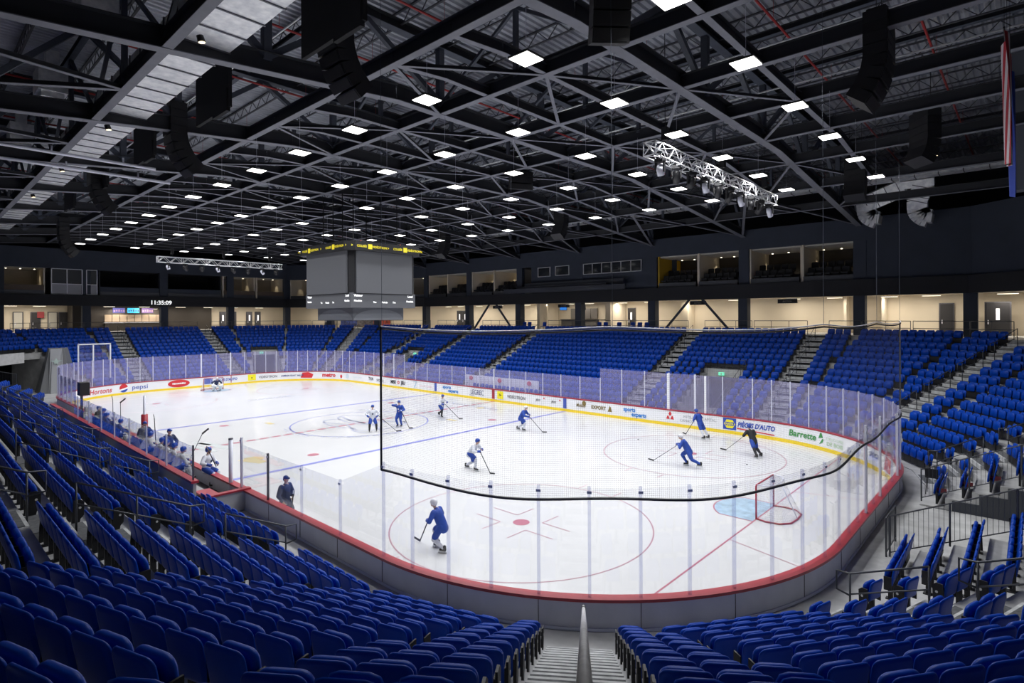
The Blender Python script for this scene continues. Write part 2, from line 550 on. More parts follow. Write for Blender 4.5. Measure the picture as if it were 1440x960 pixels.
for sx in (1, -1):
    m = MB(); flat(m, sx * 7.77 - .15, sx * 7.77 + .15, -W, W, Z1); m.build('blue_line', M_lblue, ice)
    m = MB(); yy = ypos(27.13); flat(m, sx * 27.13 - .03, sx * 27.13 + .03, -yy, yy, Z1); m.build('goal_line', M_lred, ice)
    m = MB()
    vs = [(sx * 27.10, -1.22, Z1), (sx * 27.10, 1.22, Z1)]
    for i in range(17):
        a = R(48 - 96 * i / 16) ; vs.append((sx * (27.13 - 1.83 * math.cos(a) * 1.0), 1.83 * math.sin(a) * .9, Z1))
    m.add(vs, [tuple(range(len(vs)))])
    c = m.build('goal_crease', M_crease, ice)
    m = MB(); P = [vs[1]] + vs[2:] + [vs[0]]
    for a, b in zip(P[:-1], P[1:]): m.beam((a[0], a[1], Z1 + .001), (b[0], b[1], Z1 + .001), .05, .002)
    m.build('crease_line', M_lred, c)
    for sy in (1, -1):
        c = (sx * 21.03, sy * 6.71)
        m = MB(); disc(m, c, 4.545, 4.595, Z1); o = m.build('faceoff_circle', M_lred2, ice)
        m = MB(); disc(m, c, 0, .30, Z1, 32); m.build('faceoff_spot', M_lred, ice)
        m = MB()
        for hx in (1, -1):
            for hy in (1, -1):
                flat(m, *sorted((c[0] + hx * .6, c[0] + hx * 1.8)), c[1] + hy * .45 - .025, c[1] + hy * .45 + .025, Z1)
                flat(m, c[0] + hx * .6 - .025, c[0] + hx * .6 + .025, *sorted((c[1] + hy * .45, c[1] + hy * 1.35)), Z1)
            flat(m, *sorted((c[0] + hx * .85 - .025, c[0] + hx * .85 + .025)), c[1] + 4.6, c[1] + 5.2, Z1)
            flat(m, *sorted((c[0] + hx * .85 - .025, c[0] + hx * .85 + .025)), c[1] - 5.2, c[1] - 4.6, Z1)
        m.build('faceoff_marks', M_lred2, ice)
        m = MB(); disc(m, (sx * 6.1, sy * 6.71), 0, .30, Z1, 32); m.build('faceoff_spot', M_lred, ice)
    for sy in (1, -1):   # trapezoid behind the goal
        m = MB(); m.beam((sx * 27.13, sy * 3.35, Z1), (sx * 30.4, sy * 4.27, Z1), .05, .001); m.build('trapezoid_line', M_lred2, ice)
m = MB()
y = -W
while y < W:      # the centre line is dashed
    flat(m, -.15, .15, y, min(W, y + .55), Z1); y += .75
m.build('centre_line', M_lred, ice)
m = MB(); disc(m, (0, 0), 4.53, 4.61, Z1); m.build('centre_circle', M_lblue, ice)

# ---- lettering
def text_geo(s, size, bold=0., shear=0., depth=.0, spacing=1., align='CENTER', sx=1.):
    cu = bpy.data.curves.new('lettering', 'FONT')
    cu.body = s; cu.size = size; cu.offset = bold; cu.shear = shear; cu.extrude = depth
    cu.space_character = spacing; cu.align_x = align; cu.resolution_u = 3
    o = bpy.data.objects.new('lettering', cu)
    me = evaluated(o)
    vs = [(v.co.x * sx, v.co.y, v.co.z) for v in me.vertices]; fs = [tuple(p.vertices) for p in me.polygons]
    bpy.data.objects.remove(o); bpy.data.curves.remove(cu); bpy.data.meshes.remove(me)
    return vs, fs
def arc_text(s, r, ctr_deg, size, z, flip=False, mt=M_logo, name='centre_lettering', wd=1.):
    m = MB(); adv = size * .78 * wd; n = len(s)
    for i, ch in enumerate(s):
        if ch == ' ': continue
        off = (i - (n - 1) / 2) * adv / r
        vs, fs = text_geo(ch, size, .008, sx=wd)
        if not flip: a = R(ctr_deg) - off; rot = a - PI / 2
        else: a = R(ctr_deg) + off; rot = a + PI / 2
        c, sn = math.cos(rot), math.sin(rot)
        m.add([(r * math.cos(a) + v[0] * c - v[1] * sn, r * math.sin(a) + v[0] * sn + v[1] * c, z) for v in vs], fs)
    m.build(name, mt, ice)
arc_text('COLISEE VIDEOTRON', 5.35, 100, .72, Z1)
arc_text('COLISEE VIDEOTRON', 4.95, -60, .72, Z1, True)
# centre emblem: sweeping curved strokes of a bird-like crest
m = MB()
def stroke(pts, w):
    for a, b in zip(pts[:-1], pts[1:]): m.beam((*a, Z1), (*b, Z1), w, .001)
def arcp(cx, cy, rx, ry, a0, a1, n=24): return [(cx + rx * math.cos(R(a0 + (a1 - a0) * i / n)), cy + ry * math.sin(R(a0 + (a1 - a0) * i / n))) for i in range(n + 1)]
stroke(arcp(-1.0, .6, 2.4, 1.1, 20, 320), .16)
stroke(arcp(-.6, -.9, 2.2, 1.0, 60, 340), .16)
stroke(arcp(1.9, .3, 1.2, 1.9, -120, 150), .16)
stroke([(-3.2, .4), (-1, -.1), (1.2, .2), (3.4, -.6)], .22)
stroke([(-2.2, -1.6), (0, -1.0), (2.2, -1.9), (3.2, -1.7)], .16)
stroke([(1.2, 1.4), (2.0, 2.3), (2.6, 1.2), (1.9, .6)], .14)
m.build('centre_crest', M_logo, ice)
def ice_text(s, x, y, size, rot, mt, nm='ice_lettering'):
    m = MB(); vs, fs = text_geo(s, size, .01)
    c, sn = math.cos(R(rot)), math.sin(R(rot))
    m.add([(x + v[0] * c - v[1] * sn, y + v[0] * sn + v[1] * c, Z1) for v in vs], fs)
    m.build(nm, mt, ice)
ice_text('VIDEOTRON', 0.6, 10.4, 1.0, 180, M_logo)
ice_text('COLISEE', -16.4, 1.2, 1.1, 90, M_logo)
m = MB(); disc(m, (1.7, 9.8), .0, .34, Z1 + .001, 24); m.build('ice_badge', M_gold, ice)
m = MB(); m.box((5.0, -9.4, Z1), (1.5, .55, .001), R(20)); disc(m, (4.6, -9.2), 0, .5, Z1 + .001, 24); m.build('ice_badge', M_gold, ice)
m = MB()
m.beam((-1.6, -9.6, Z1), (1.2, -9.1, Z1), .5, .001); m.beam((-1.1, -10.3, Z1), (1.4, -9.9, Z1), .35, .001); m.beam((-2.2, -9.9, Z1), (-.6, -9.5, Z1), .22, .001)
m.build('ice_badge', mat('grey_green_ice_paint', (.58, .62, .62), .3), ice)
m = MB(); m.box((-4.6, -4.3, Z1), (.9, .35, .001)); m.box((4.0, 4.8, Z1), (.9, .35, .001)); m.build('ice_badge', M_gold, ice)

# ============================================================ BOARDS
GATE = (STOT - 2 * CXR - 0, STOT)
boards = thing('rink_boards', 'white rink boards with red cap rail and yellow kick strip around the ice', 'rink boards')
# near side between the bench ends stands with the benches; boards run all the way round
m = MB(); strip(m, 0, STOT, 0, .10, .18, 1.0); m.build('board_face', M_boardi, boards)
m = MB(); strip(m, 0, STOT, -.012, .02, 0.0, .20); m.build('kick_strip', M_yel, boards)
m = MB(); strip(m, -10, 46, .10, .16, .40, 1.0); strip(m, 46, STOT - 10, .10, .16, .2, 1.0); m.build('outer_panel', M_boardx, boards)
m = MB(); strip(m, -10, 30, .14, .19, .352, .42); m.build('base_trim', M_alu, boards)
m = MB(); strip(m, 0, STOT, -.02, .22, 1.0, 1.03); strip(m, 0, STOT, -.03, .23, 1.03, 1.075); m.build('cap_rail', M_red, boards)
k = 0
for i in range(-4, 14):      # seams of the grey outer panels
    s = i * 2.23
    m = MB(); p, nn = bp(s, .163); m.box((p.x, p.y, .7), (.012, .012, .58), math.atan2(nn.y, nn.x)); m.build('panel_seam', M_black, boards)
for sgn, nm, mt in ((-7.77, 'blue_line_mark', mat('blue_board_stripe', (.06, .10, .42), .4)), (0, 'red_line_mark', M_red), (7.77, 'blue_line_mark', mat('blue_board_stripe', (.06, .10, .42), .4))):
    m = MB(); m.box((sgn, W - .008, .63), (.32, .012, .80)); m.build(nm, mt, boards)
    m = MB(); m.box((sgn, -W + .008, .63), (.32, .012, .80)); m.build(nm, mt, boards)
for s in (28.3, 94.4):
    m = MB(); p, nn = bp(s, -.01); m.box((p.x, p.y, .63), (.012, .07, .80), math.atan2(nn.y, nn.x)); m.build('goal_line_mark', M_red, boards)

def on_boards(vs, fs, s_c, zc, off=-.014):
    """lettering laid on the inner face; text reads left to right seen from the ice = decreasing s"""
    out = []
    for v in vs:
        p, nn = bp(s_c - v[0], off)
        out.append((p.x, p.y, zc + v[1]))
    return out, fs
def ad(name, items):
    """items: (kind, args) all joined to one advert per material"""
    root = None
    for it in items:
        m = MB(); kind = it[0]
        if kind == 't':
            _, s, size, sc, zc, mt, bold, shear, wd = it
            vs, fs = text_geo(s, size, bold, shear, sx=wd)
            m.add(*on_boards(vs, fs, sc, zc - size * .35, -.026))
        elif kind == 'p':
            _, poly, sc, zc, mt, of = it
            # polygon fan with subdivided edges is fine for such small pieces
            vs, fs = on_boards([(x, y, 0) for x, y in poly], [tuple(range(len(poly)))], sc, zc, of)
            m.add(vs, fs)
        o = m.build(name if root is None else 'advert_detail', mt, root or boards)
        root = root or o
def ellp(rx, ry, a0=0, a1=360, n=28): return [(rx * math.cos(R(a0 + (a1 - a0) * i / n)), ry * math.sin(R(a0 + (a1 - a0) * i / n))) for i in range(n + (0 if a1 - a0 == 360 else 1))]
def rect(w, h): return [(-w / 2, -h / 2), (w / 2, -h / 2), (w / 2, h / 2), (-w / 2, h / 2)]
T_red = mat('advert_red', (.62, .03, .04), .5); T_blue = mat('advert_blue', (.02, .07, .42), .5); T_sky = mat('advert_sky_blue', (.02, .22, .65), .5)
T_dk = mat('advert_dark', (.03, .03, .04), .5); T_green = mat('advert_green', (.06, .30, .08), .5); T_gr = mat('advert_grey', (.35, .36, .4), .5)
T_yel = mat('advert_yellow', (.9, .8, .02), .5); T_br = mat('advert_bronze', (.22, .16, .05), .5); T_lg = mat('advert_pale_green', (.45, .62, .42), .5)
T_navy = mat('advert_navy', (.02, .03, .16), .5); T_w = mat('advert_white', (.9, .9, .9), .5); T_pb = mat('advert_pale_blue', (.45, .6, .75), .5)
zc = .60
ad('advert', [('t', 'Barrette', .50, 32.6, .64, T_green, .012, .15, 1.0), ('p', [(-.1, -.3), (.12, -.18), (.2, 0), (.1, .02)], 31.45, .62, T_green, -.014), ('p', [(-.1, -.02), (.2, .04), (.1, .3), (.02, .28)], 31.5, .66, T_green, -.014),
              ('t', 'STRUCTURES', .20, 30.5, .72, T_lg, 0, 0, 1.0), ('t', 'DE BOIS', .28, 30.5, .46, T_lg, .006, 0, 1.1)])
ad('advert', [('t', 'PIÈCES D\'AUTO', .40, 35.4, .66, T_blue, .014, .25, .80), ('p', [(-1.15, -.05), (1.1, -.16), (1.1, -.10), (-1.15, .02)], 35.4, .42, T_red, -.014)])
ad('advert', [('p', rect(.82, .70), 37.0, .62, T_blue, -.014), ('p', ellp(.36, .30, n=6), 37.0, .62, T_yel, -.018), ('p', rect(.58, .22), 37.0, .62, T_blue, -.02), ('t', 'NAPA', .22, 37.0, .62, T_yel, .006, 0, .85)])
ad('advert', [('t', 'MITSUBISHI CAPITAL', .25, 38.95, .72, T_gr, .0, 0, .95), ('t', 'CANADA', .25, 39.8, .47, T_gr, 0, 0, .95), ('p', [(-.28, -.22), (-.02, -.22), (-.12, .0), (-.2, .0)], 41.0, .66, T_red, -.014), ('p', [(.28, -.22), (.02, -.22), (.12, .0), (.2, .0)], 41.0, .66, T_red, -.014), ('p', [(0, .0), (.12, .15), (0, .34), (-.12, .15)], 41.0, .64, T_red, -.014)])
ad('advert', [('t', 'sports', .40, 44.1, .76, T_sky, .012, 0, .95), ('t', 'experts', .40, 43.35, .45, T_sky, .012, 0, .95)])
ad('advert', [('t', 'Molson', .34, 48.3, .62, T_br, .008, .3, .85), ('t', 'EXPORT', .36, 46.7, .60, T_br, .012, 0, .95), ('p', ellp(.18, .2), 48.0, .78, T_br, -.014), ('p', [(-.15, -.2), (.2, -.2), (.1, .15), (0, .22)], 45.75, .6, T_br, -.014)])
ad('advert', [('t', 'JEUX', .22, 50.9, .62, T_dk, .004, .1, 1.0), ('t', 'JEUX', .22, 52.5, .62, T_dk, .004, .1, 1.0), ('p', [(-.1, 0), (.1, 0), (0, .14)], 50.3, .74, T_red, -.014), ('p', [(-.1, 0), (.1, 0), (0, .14)], 51.9, .74, T_red, -.014)])
ad('advert', [('p', rect(.72, .66), 56.75, .62, T_yel, -.014), ('t', '>', .42, 56.75, .62, T_dk, .01, 0, 1), ('t', 'VIDÉOTRON', .36, 54.9, .60, T_dk, .002, 0, 1.0)])
ad('advert', [('t', 'LEGREC', .62, 59.6, .62, T_navy, .0, 0, .78), ('p', rect(.6, .03), 60.3, .32, T_navy, -.014)])
ad('advert', [('t', 'sports', .40, 63.7, .76, T_sky, .012, 0, 1.15), ('t', 'experts', .40, 62.8, .46, T_sky, .012, 0, 1.15)])
ad('advert', [('t', 'GROUPE CONSEIL', .20, 66.8, .56, mat('advert_rose', (.75, .45, .5), .5), .0, 0, 1.2), ('p', [(-.25, -.3), (-.05, -.3), (.25, .3), (.15, .3)], 68.5, .62, T_pb, -.014), ('p', [(-.3, .2), (.3, .3), (.25, .35), (-.3, .27)], 68.5, .62, T_pb, -.014)])
ad('advert', [('t', 'MISE', .44, 72.2, .62, T_dk, .02, 0, 1.05), ('t', 'O', .44, 71.3, .62, T_red, .02, 0, 1.1), ('t', 'JEU', .44, 70.5, .62, T_dk, .02, 0, 1.05)])
ad('advert', [('t', 'TVA', .42, 76.3, .66, T_dk, .012, 0, 1.2), ('t', 'SPORTS', .34, 74.6, .58, T_dk, .004, .1, 1.1)])
ad('advert', [('t', 'TAXIS COOP', .24, 79.0, .60, mat('advert_faint', (.6, .68, .76), .5), .0, 0, 1.3), ('p', ellp(.25, .28), 80.9, .62, mat('advert_faint', (.6, .68, .76), .5), -.014)])
ad('advert', [('t', 'metro', .62, 83.6, .68, T_red, .025, 0, 1.12), ('p', ellp(.16, .2), 81.9, .55, T_red, -.014)])
ad('advert', [('t', 'LAMBLIN GUAY  VALLÉE', .25, 87.9, .62, T_navy, .008, 0, .90), ('p', [(-.7, -.28), (.6, -.3), (.75, .1), (.2, .35), (-.5, .3)], 86.3, .62, T_red, -.014), ('t', 'cds', .3, 86.3, .62, T_w, .01, .1, 1.1)])
ad('advert', [('p', rect(.85, .66), 92.2, .62, T_yel, -.014), ('t', 'x', .3, 92.2, .62, T_dk, .01, 0, 1), ('t', 'VIDÉOTRON', .36, 90.5, .60, T_dk, .002, 0, .95)])
ad('advert', [('p', rect(.8, .66), 96.7, .62, T_blue, -.014), ('t', 'PIÈCES D\'AUTO', .36, 94.9, .62, T_blue, .012, .2, .9)])
ad('advert', [('p', ellp(1.0, .38), 99.5, .60, T_red, -.014), ('t', 'FERNANDIÈRE', .20, 99.5, .60, T_w, .012, 0, .95)])
ad('advert', [('p', ellp(.40, .40), 104.4, .62, T_w, -.014), ('p', ellp(.38, .38, 10, 200), 104.4, .64, T_red, -.016), ('p', ellp(.38, .38, 215, 350), 104.4, .60, T_blue, -.016), ('t', 'pepsi', .60, 102.95, .62, T_blue, .0, 0, 1.15)])
ad('advert', [('t', 'Tim Hortons', .66, 107.3, .62, T_red, .006, .2, 1.02)])
ad('advert', [('p', [(-.5, -.3), (.3, -.35), (.5, .3), (-.3, .35)], 25.9, .62, T_red, -.014), ('t', 'M', .4, 25.9, .62, T_w, .02, .2, 1), ('t', 'SPORTS', .3, 27.4, .7, T_navy, .01, .1, .9), ('p', ellp(.5, .3), 21.5, .62, T_red, -.014), ('t', 'cds', .3, 21.5, .62, T_w, .02, .1, 1)])

# ============================================================ GLASS ABOVE THE BOARDS
SEC = {}
def section(group):
    if group not in SEC: SEC[group] = thing('glass_screen', group, 'rink glass', (0, 0, 1.07))
    return SEC[group]
def pane(s0, s1, z0, z1, mt, label, group, z1b=None, off=.09):
    m = MB(); ss = srange(s0, s1, .4); vs = []; fs = []
    n = len(ss)
    for i, s in enumerate(ss):
        a = bp(s, off - .006)[0]; b = bp(s, off + .006)[0]
        zt = z1 if z1b is None else z1 + (z1b - z1) * i / (n - 1)
        vs += [(a.x, a.y, z0), (b.x, b.y, z0), (b.x, b.y, zt), (a.x, a.y, zt)]
    for i in range(n - 1):
        k = 4 * i
        for j in range(4): fs.append((k + j, k + (j + 1) % 4, k + 4 + (j + 1) % 4, k + 4 + j))
    fs += [(0, 3, 2, 1), tuple(4 * (n - 1) + j for j in range(4))]
    m.add(vs, fs)
    return rel(section(group), m.build('glass_pane', mt))
def post(s, z1, label, group, w=.045, d=.06, mt=M_alu, off=.11, cat='glass post'):
    p, nn = bp(s, off); a = math.atan2(nn.y, nn.x); c, n_ = math.cos(a), math.sin(a)
    def bx(m, x, z, dims): m.box((p.x + x * c, p.y + x * n_, z), dims, a)
    m = MB(); bx(m, 0, (1.075 + z1) / 2, (d, w, z1 - 1.075)); o = rel(section(group), m.build('glass_post', mt))
    m = MB(); bx(m, -.035, z1 - .12, (.02, w * 1.5, .06)); m.build('clamp', M_alu, o).matrix_parent_inverse = Matrix.Identity(4)
    o.name = 'glass_post'
    return o
ZT = 3.47
GSP = Q / 12
ng = 24
for i in range(12):      # near corner
    pane(i * GSP, (i + 1) * GSP, 1.07, ZT, M_glass, 'clear glass pane over the grey near corner boards, %s from its left end' % nth(i + 1), 'tall clear glass screen standing on the near corner boards below the black net')
for i in range(13):
    post(i * GSP, ZT + .05, 'slim silver post in the near corner glass, %s from its left end' % nth(i + 1), 'tall clear glass screen standing on the near corner boards below the black net', w=.07, mt=M_strip)
E0 = Q; ne = 8; es = 2 * CYR / ne
for i in range(ne):
    pane(E0 + i * es, E0 + (i + 1) * es, 1.07, ZT, M_glass, 'clear glass pane behind the right-hand goal, %s counted from the camera side' % nth(i + 1), 'tall clear glass screen on the end boards behind the near right goal')
    if i: post(E0 + i * es, ZT + .05 if i not in (3, 5) else ZT + .35, 'silver post in the glass behind the right-hand goal, %s from the camera side' % nth(i), 'tall clear glass screen on the end boards behind the near right goal', w=.06 if i not in (3, 5) else .09, mt=M_strip if i not in (3, 5) else M_alu)
F0 = Q + 2 * CYR
for i in range(12):
    pane(F0 + i * GSP, F0 + (i + 1) * GSP, 1.07, ZT, M_glass2, 'scuffed glass pane around the right-hand far corner, %s from the end boards' % nth(i + 1), 'tall scuffed glass screen around the right-hand far corner of the rink')
    post(F0 + i * GSP, ZT + .03, 'silver post in the right-hand far corner glass, %s from the end boards' % nth(i + 1), 'tall scuffed glass screen around the right-hand far corner of the rink')
G0 = F0 + Q; nf = 24; fs_ = 2 * CXR / nf
for i in range(nf):
    zt = 3.47 if i < 6 or i >= 19 else 2.75
    gate = i in (2, 16)
    pane(G0 + i * fs_, G0 + (i + 1) * fs_, 1.07, zt, M_glass2, 'scuffed glass pane along the far side boards, %s from the right-hand end' % nth(i + 1), 'long scuffed glass screen along the far side boards')
    post(G0 + i * fs_, zt + .03, 'post in the far side glass, %s from the right-hand end' % nth(i + 1), 'long scuffed glass screen along the far side boards', w=.12 if i in (2, 3, 12, 20, 21) else .045)
H0 = G0 + 2 * CXR
for i in range(12):
    pane(H0 + i * GSP, H0 + (i + 1) * GSP, 1.07, ZT, M_glass2, 'scuffed glass pane around the far left corner behind the round red advert side, %s from the far side' % nth(i + 1), 'scuffed glass screen around the far corner left of the scoreboard')
    post(H0 + i * GSP, ZT + .03, 'post in the far corner glass, %s from the far side boards' % nth(i + 1), 'scuffed glass screen around the far corner left of the scoreboard')
I0 = H0 + Q
for i in range(6):
    pane(I0 + i * 2 * CYR / 6, I0 + (i + 1) * 2 * CYR / 6, 1.07, ZT, M_glass2, 'scuffed glass pane behind the far goal, %s from the right' % nth(i + 1), 'scuffed glass screen on the end boards behind the far goal')
    post(I0 + i * 2 * CYR / 6, ZT + .03, 'post in the glass behind the far goal, %s from the right' % nth(i + 1), 'scuffed glass screen on the end boards behind the far goal', w=.12 if i in (1, 3) else .045)
J0 = I0 + 2 * CYR
for i in range(12):
    pane(J0 + i * GSP, J0 + (i + 1) * GSP, 1.07, ZT, M_glass2, 'scuffed glass pane around the left end corner, %s from the far goal end' % nth(i + 1), 'scuffed glass screen around the left corner near the concrete pillar')
    post(J0 + i * GSP, ZT + .03, 'post in the left end corner glass, %s from the far goal end' % nth(i + 1), 'scuffed glass screen around the left corner near the concrete pillar')
K0 = J0 + Q          # near side: from the far left end to the bench, then from the bench to the near corner
for i in range(4):
    pane(K0 + i * 1.5, K0 + (i + 1) * 1.5, 1.07, 2.9, M_glass2, 'glass pane along the left end of the bench side, %s from the left corner' % nth(i + 1), 'glass screen along the near boards left of the team benches')
    post(K0 + i * 1.5, 2.93, 'post in the glass left of the benches, %s from the left corner' % nth(i + 1), 'glass screen along the near boards left of the team benches')
near_x = [12.9, 15.1, 17.5, 19.8, 21.95]
for i in range(4):
    a, b = near_x[i] - CXR, near_x[i + 1] - CXR
    pane(a, b, 1.07, 2.62 if i < 3 else 2.62, M_glass, 'low clear glass pane right of the benches above the red-capped grey boards, %s from the bench' % nth(i + 1), 'low clear glass screen right of the team benches, behind the standing coach', z1b=None if i < 3 else 3.47)
    post(a, 2.66 if i else 2.9, 'slim post in the low glass right of the benches, %s from the bench' % nth(i + 1), 'low clear glass screen right of the team benches, behind the standing coach', w=.06 if i else .09, mt=M_aludark if i == 1 else M_alu if i == 0 else M_strip)

# ============================================================ SAFETY NET
net = thing('safety_net', 'fine black safety net hung above the near corner and end glass', 'net')
m = MB()
NS0, NS1 = -.05, 24.2
def zlow(s): return 3.22 + .05 * math.sin(s * 1.3) + (.12 * max(0, (s - 14) / 10)) + .10 * math.exp(-((s) / 1.2) ** 2)
def ztop(s):
    base = 7.06; u = ((s - NS0) % 6.1) / 6.1
    return base - .10 * math.sin(PI * u)
CELL = .045
ns = int((NS1 - NS0) / CELL)
TH = .0021
for i in range(ns + 1):
    s = NS0 + (NS1 - NS0) * i / ns
    p, nn = bp(s, .14); z0, z1 = zlow(s), ztop(s)
    t = Vector((-nn.y, nn.x)) * TH / 2; q = nn * TH / 2
    a, b, c = p + t, p - t, p + q
    m.add([(a.x, a.y, z0), (b.x, b.y, z0), (c.x, c.y, z0), (a.x, a.y, z1), (b.x, b.y, z1), (c.x, c.y, z1)], [(0, 1, 4, 3), (1, 2, 5, 4), (2, 0, 3, 5)])
nz = int((7.05 - 3.2) / CELL)
ss = srange(NS0, NS1, .22)
for j in range(1, nz):
    vs = []; fs = []
    for i, s in enumerate(ss):
        p, nn = bp(s, .14); z = zlow(s) + (ztop(s) - zlow(s)) * j / nz
        q = p + nn * TH * .8
        vs += [(p.x, p.y, z - TH / 2), (p.x, p.y, z + TH / 2), (q.x, q.y, z)]
    for i in range(len(ss) - 1):
        a = 3 * i
        fs += [(a, a + 3, a + 4, a + 1), (a + 1, a + 4, a + 5, a + 2), (a + 2, a + 5, a + 3, a)]
    m.add(vs, fs)
m.build('netting', mat('net_cord', (.03, .03, .035), .8), net)
m = MB(); m.tube([(*bp(s, .14)[0], zlow(s)) for s in srange(NS0, NS1, .2)], .032, 6); m.build('bottom_rope', M_black, net)
m = MB(); m.tube([(*bp(s, .14)[0], ztop(s)) for s in srange(NS0, NS1, .3)], .016, 6); m.build('top_cable', M_alu, net)
m = MB(); m.tube([(*bp(s, .14)[0], ztop(s) - .06) for s in srange(NS0, NS1, .3)], .022, 6); m.build('top_hem', M_black, net)
for s in (NS0, NS1):
    p = bp(s, .14)[0]
    m = MB(); m.tube([(p.x, p.y, zlow(s)), (p.x, p.y, ztop(s))], .028, 6); m.build('side_rope', M_black, net)
for s in (.0, 6.1, 12.2, 18.3, 24.2):
    p = bp(s, .14)[0]
    m = MB(); m.tube([(p.x, p.y, ztop(s)), (p.x, p.y, 15.6)], .006, 5); m.build('hanging_wire', M_steel_d, net)
# ============================================================ SEATS
def rrect(w, h, rt_, rb_, n=5):
    """outline of a panel, bottom edge at 0, corners rounded (top radius, bottom radius)"""
    pts = []
    for cx, cy, r, a0 in ((w / 2 - rb_, rb_, rb_, -90), (w / 2 - rt_, h - rt_, rt_, 0), (-w / 2 + rt_, h - rt_, rt_, 90), (-w / 2 + rb_, rb_, rb_, 180)):
        for i in range(n + 1):
            a = R(a0 + 90 * i / n); pts.append((cx + r * math.cos(a), cy + r * math.sin(a)))
    return pts
def panel(mb, w, h, th, y0, z0, lean, curve, rt_=.09, rb_=.04, n=5, dome=.012, rim=True):
    """rounded shell panel standing up; +y is its front; lean moves the top towards -y"""
    out = rrect(w, h, rt_, rb_, n); N = len(out)
    def P(x, z, y): return (x, y0 + y - lean * (z / h) + curve * (1 - (2 * x / w) ** 2) * -1, z0 + z)
    rings = []
    lay = [(.80, -th / 2 - dome), (.94, -th / 2 - dome * .8), (1.0, -th / 4), (1.0, th / 4), (.94, th / 2 + dome * .4), (.82, th / 2 + dome * .2)] if rim else [(.9, -th / 2), (1., 0), (.9, th / 2)]
    base = len(mb.v); vs = []
    cz = h / 2
    for s, y in lay:
        vs += [P(x * s, cz + (z - cz) * s, y) for x, z in out]
    fs = []
    for k in range(len(lay) - 1):
        for i in range(N):
            j = (i + 1) % N
            fs.append((k * N + i, (k + 1) * N + i, (k + 1) * N + j, k * N + j))
    fs.append(tuple(range(N))); e = (len(lay) - 1) * N
    fs.append(tuple(e + i for i in reversed(range(N))))
    mb.add(vs, fs)
    return mb
SW = .485
mb_ = MB(); panel(mb_, SW, .47, .030, 0, .385, .085, .022)
me_back = mb_.mesh('backrest', M_seat, True)
mb_ = MB(); panel(mb_, .445, .385, .05, .120, .40, .045, .012, rt_=.11, rb_=.06, dome=.02)
me_pan = mb_.mesh('seat_pan', M_seat, True)
def bracket(mb):
    mb.box((0, .06, .40), (.44, .05, .05))
    mb.box((.0, .03, .22), (.06, .10, .40)); mb.box((0, .03, .012), (.14, .2, .024))
    mb.box((-.2555, .05, .46), (.022, .16, .32)); mb.box((.2555, .05, .46), (.022, .16, .32))
    return mb
me_br = bracket(MB()).mesh('bracket', M_seatb)
def endpanel(mb):
    out = [(-.06, .0), (.05, .0), (.10, .25), (.16, .32), (.17, .62), (.10, .68), (-.02, .68), (-.05, .3)]
    vs = [(-.014, y, z) for y, z in out] + [(.014, y, z) for y, z in out]; n = len(out)
    return mb.add(vs, [tuple(range(n)), tuple(n + i for i in reversed(range(n)))] + [(i, n + i, n + (i + 1) % n, (i + 1) % n) for i in range(n)])
me_end = endpanel(MB()).mesh('end_panel', M_seatb)
mb_ = MB(); mb_.tube([(-.02, 0, 0), (.02, 0, 0)], .026, 12)
me_disc = mb_.mesh('number_disc', M_disc)

seats = []     # (x, y, z, rot, facet, row, block, idx, n, endL, endR)
for k in range(20):
    n, T, O, ex, hl, ph = FAC[k]
    for i in range(NROW):
        r = rowr(i)
        iv = ivals(k, i, r)
        h = fhalf(k, r)
        for bi, (a, b) in enumerate(iv):
            ea = abs(a + h) > 1e-6; eb = abs(b - h) > 1e-6
            g = .02
            cnt = int((b - a - 2 * g) / .52)
            if cnt < 1: continue
            if ea and not eb: t0 = a + g
            elif eb and not ea: t0 = b - g - cnt * .52
            else: t0 = (a + b) / 2 - cnt * .26
            pit = .52
            if ea and eb: pit = (b - a - 2 * g) / cnt; t0 = a + g
            for j in range(cnt):
                tt = t0 + pit * (j + .5)
                p = fpt(k, r, tt)
                seats.append((p.x, p.y, rowz(i), R(ph + 90), k, i, bi, j, cnt, ea and j == 0, eb and j == cnt - 1))
vis = []
for q in seats:
    pp = pix((q[0], q[1], q[2] + .6))
    if pp is None: vis.append(None); continue
    vis.append(pp)
inf = [(vis[i][2], i) for i in range(len(seats)) if vis[i] and -15 < vis[i][0] < 1455 and 400 < vis[i][1] < 985 and vis[i][2] > 2]
inf.sort()
NEAR = [i for _, i in inf[:300]]
nearset = set(NEAR)
def seat_label(q):
    x, y, z, rot, k, i, bi, j, cnt, eL, eR = q
    if k == 0: blk = 'near side block %s' % CARD[bi + 1]
    else: blk = {(1, 0): 'outer wedge left of central steps', (2, 0): 'wedge touching central steps, left', (2, 1): 'wedge touching central steps, right', (3, 0): 'outer wedge right of central steps',
                 (4, 0): 'wedge before right-hand steps', (4, 1): 'wedge beyond right-hand steps', (5, 0): 'block before tunnel fence', (5, 1): 'block just past tunnel'}.get((k, bi), 'block beyond tunnel %s' % CARD[k - 4 if k > 4 else 0])
    return 'blue folding seat, row %s, %s from left, %s' % (CARD[i + 1], nth(j + 1), blk)
proto = None
def make_seat():
    t = thing('arena_seat', 'seat', 'seat')
    link('backrest', me_back, t); link('seat_pan', me_pan, t); link('bracket', me_br, t)
    return t
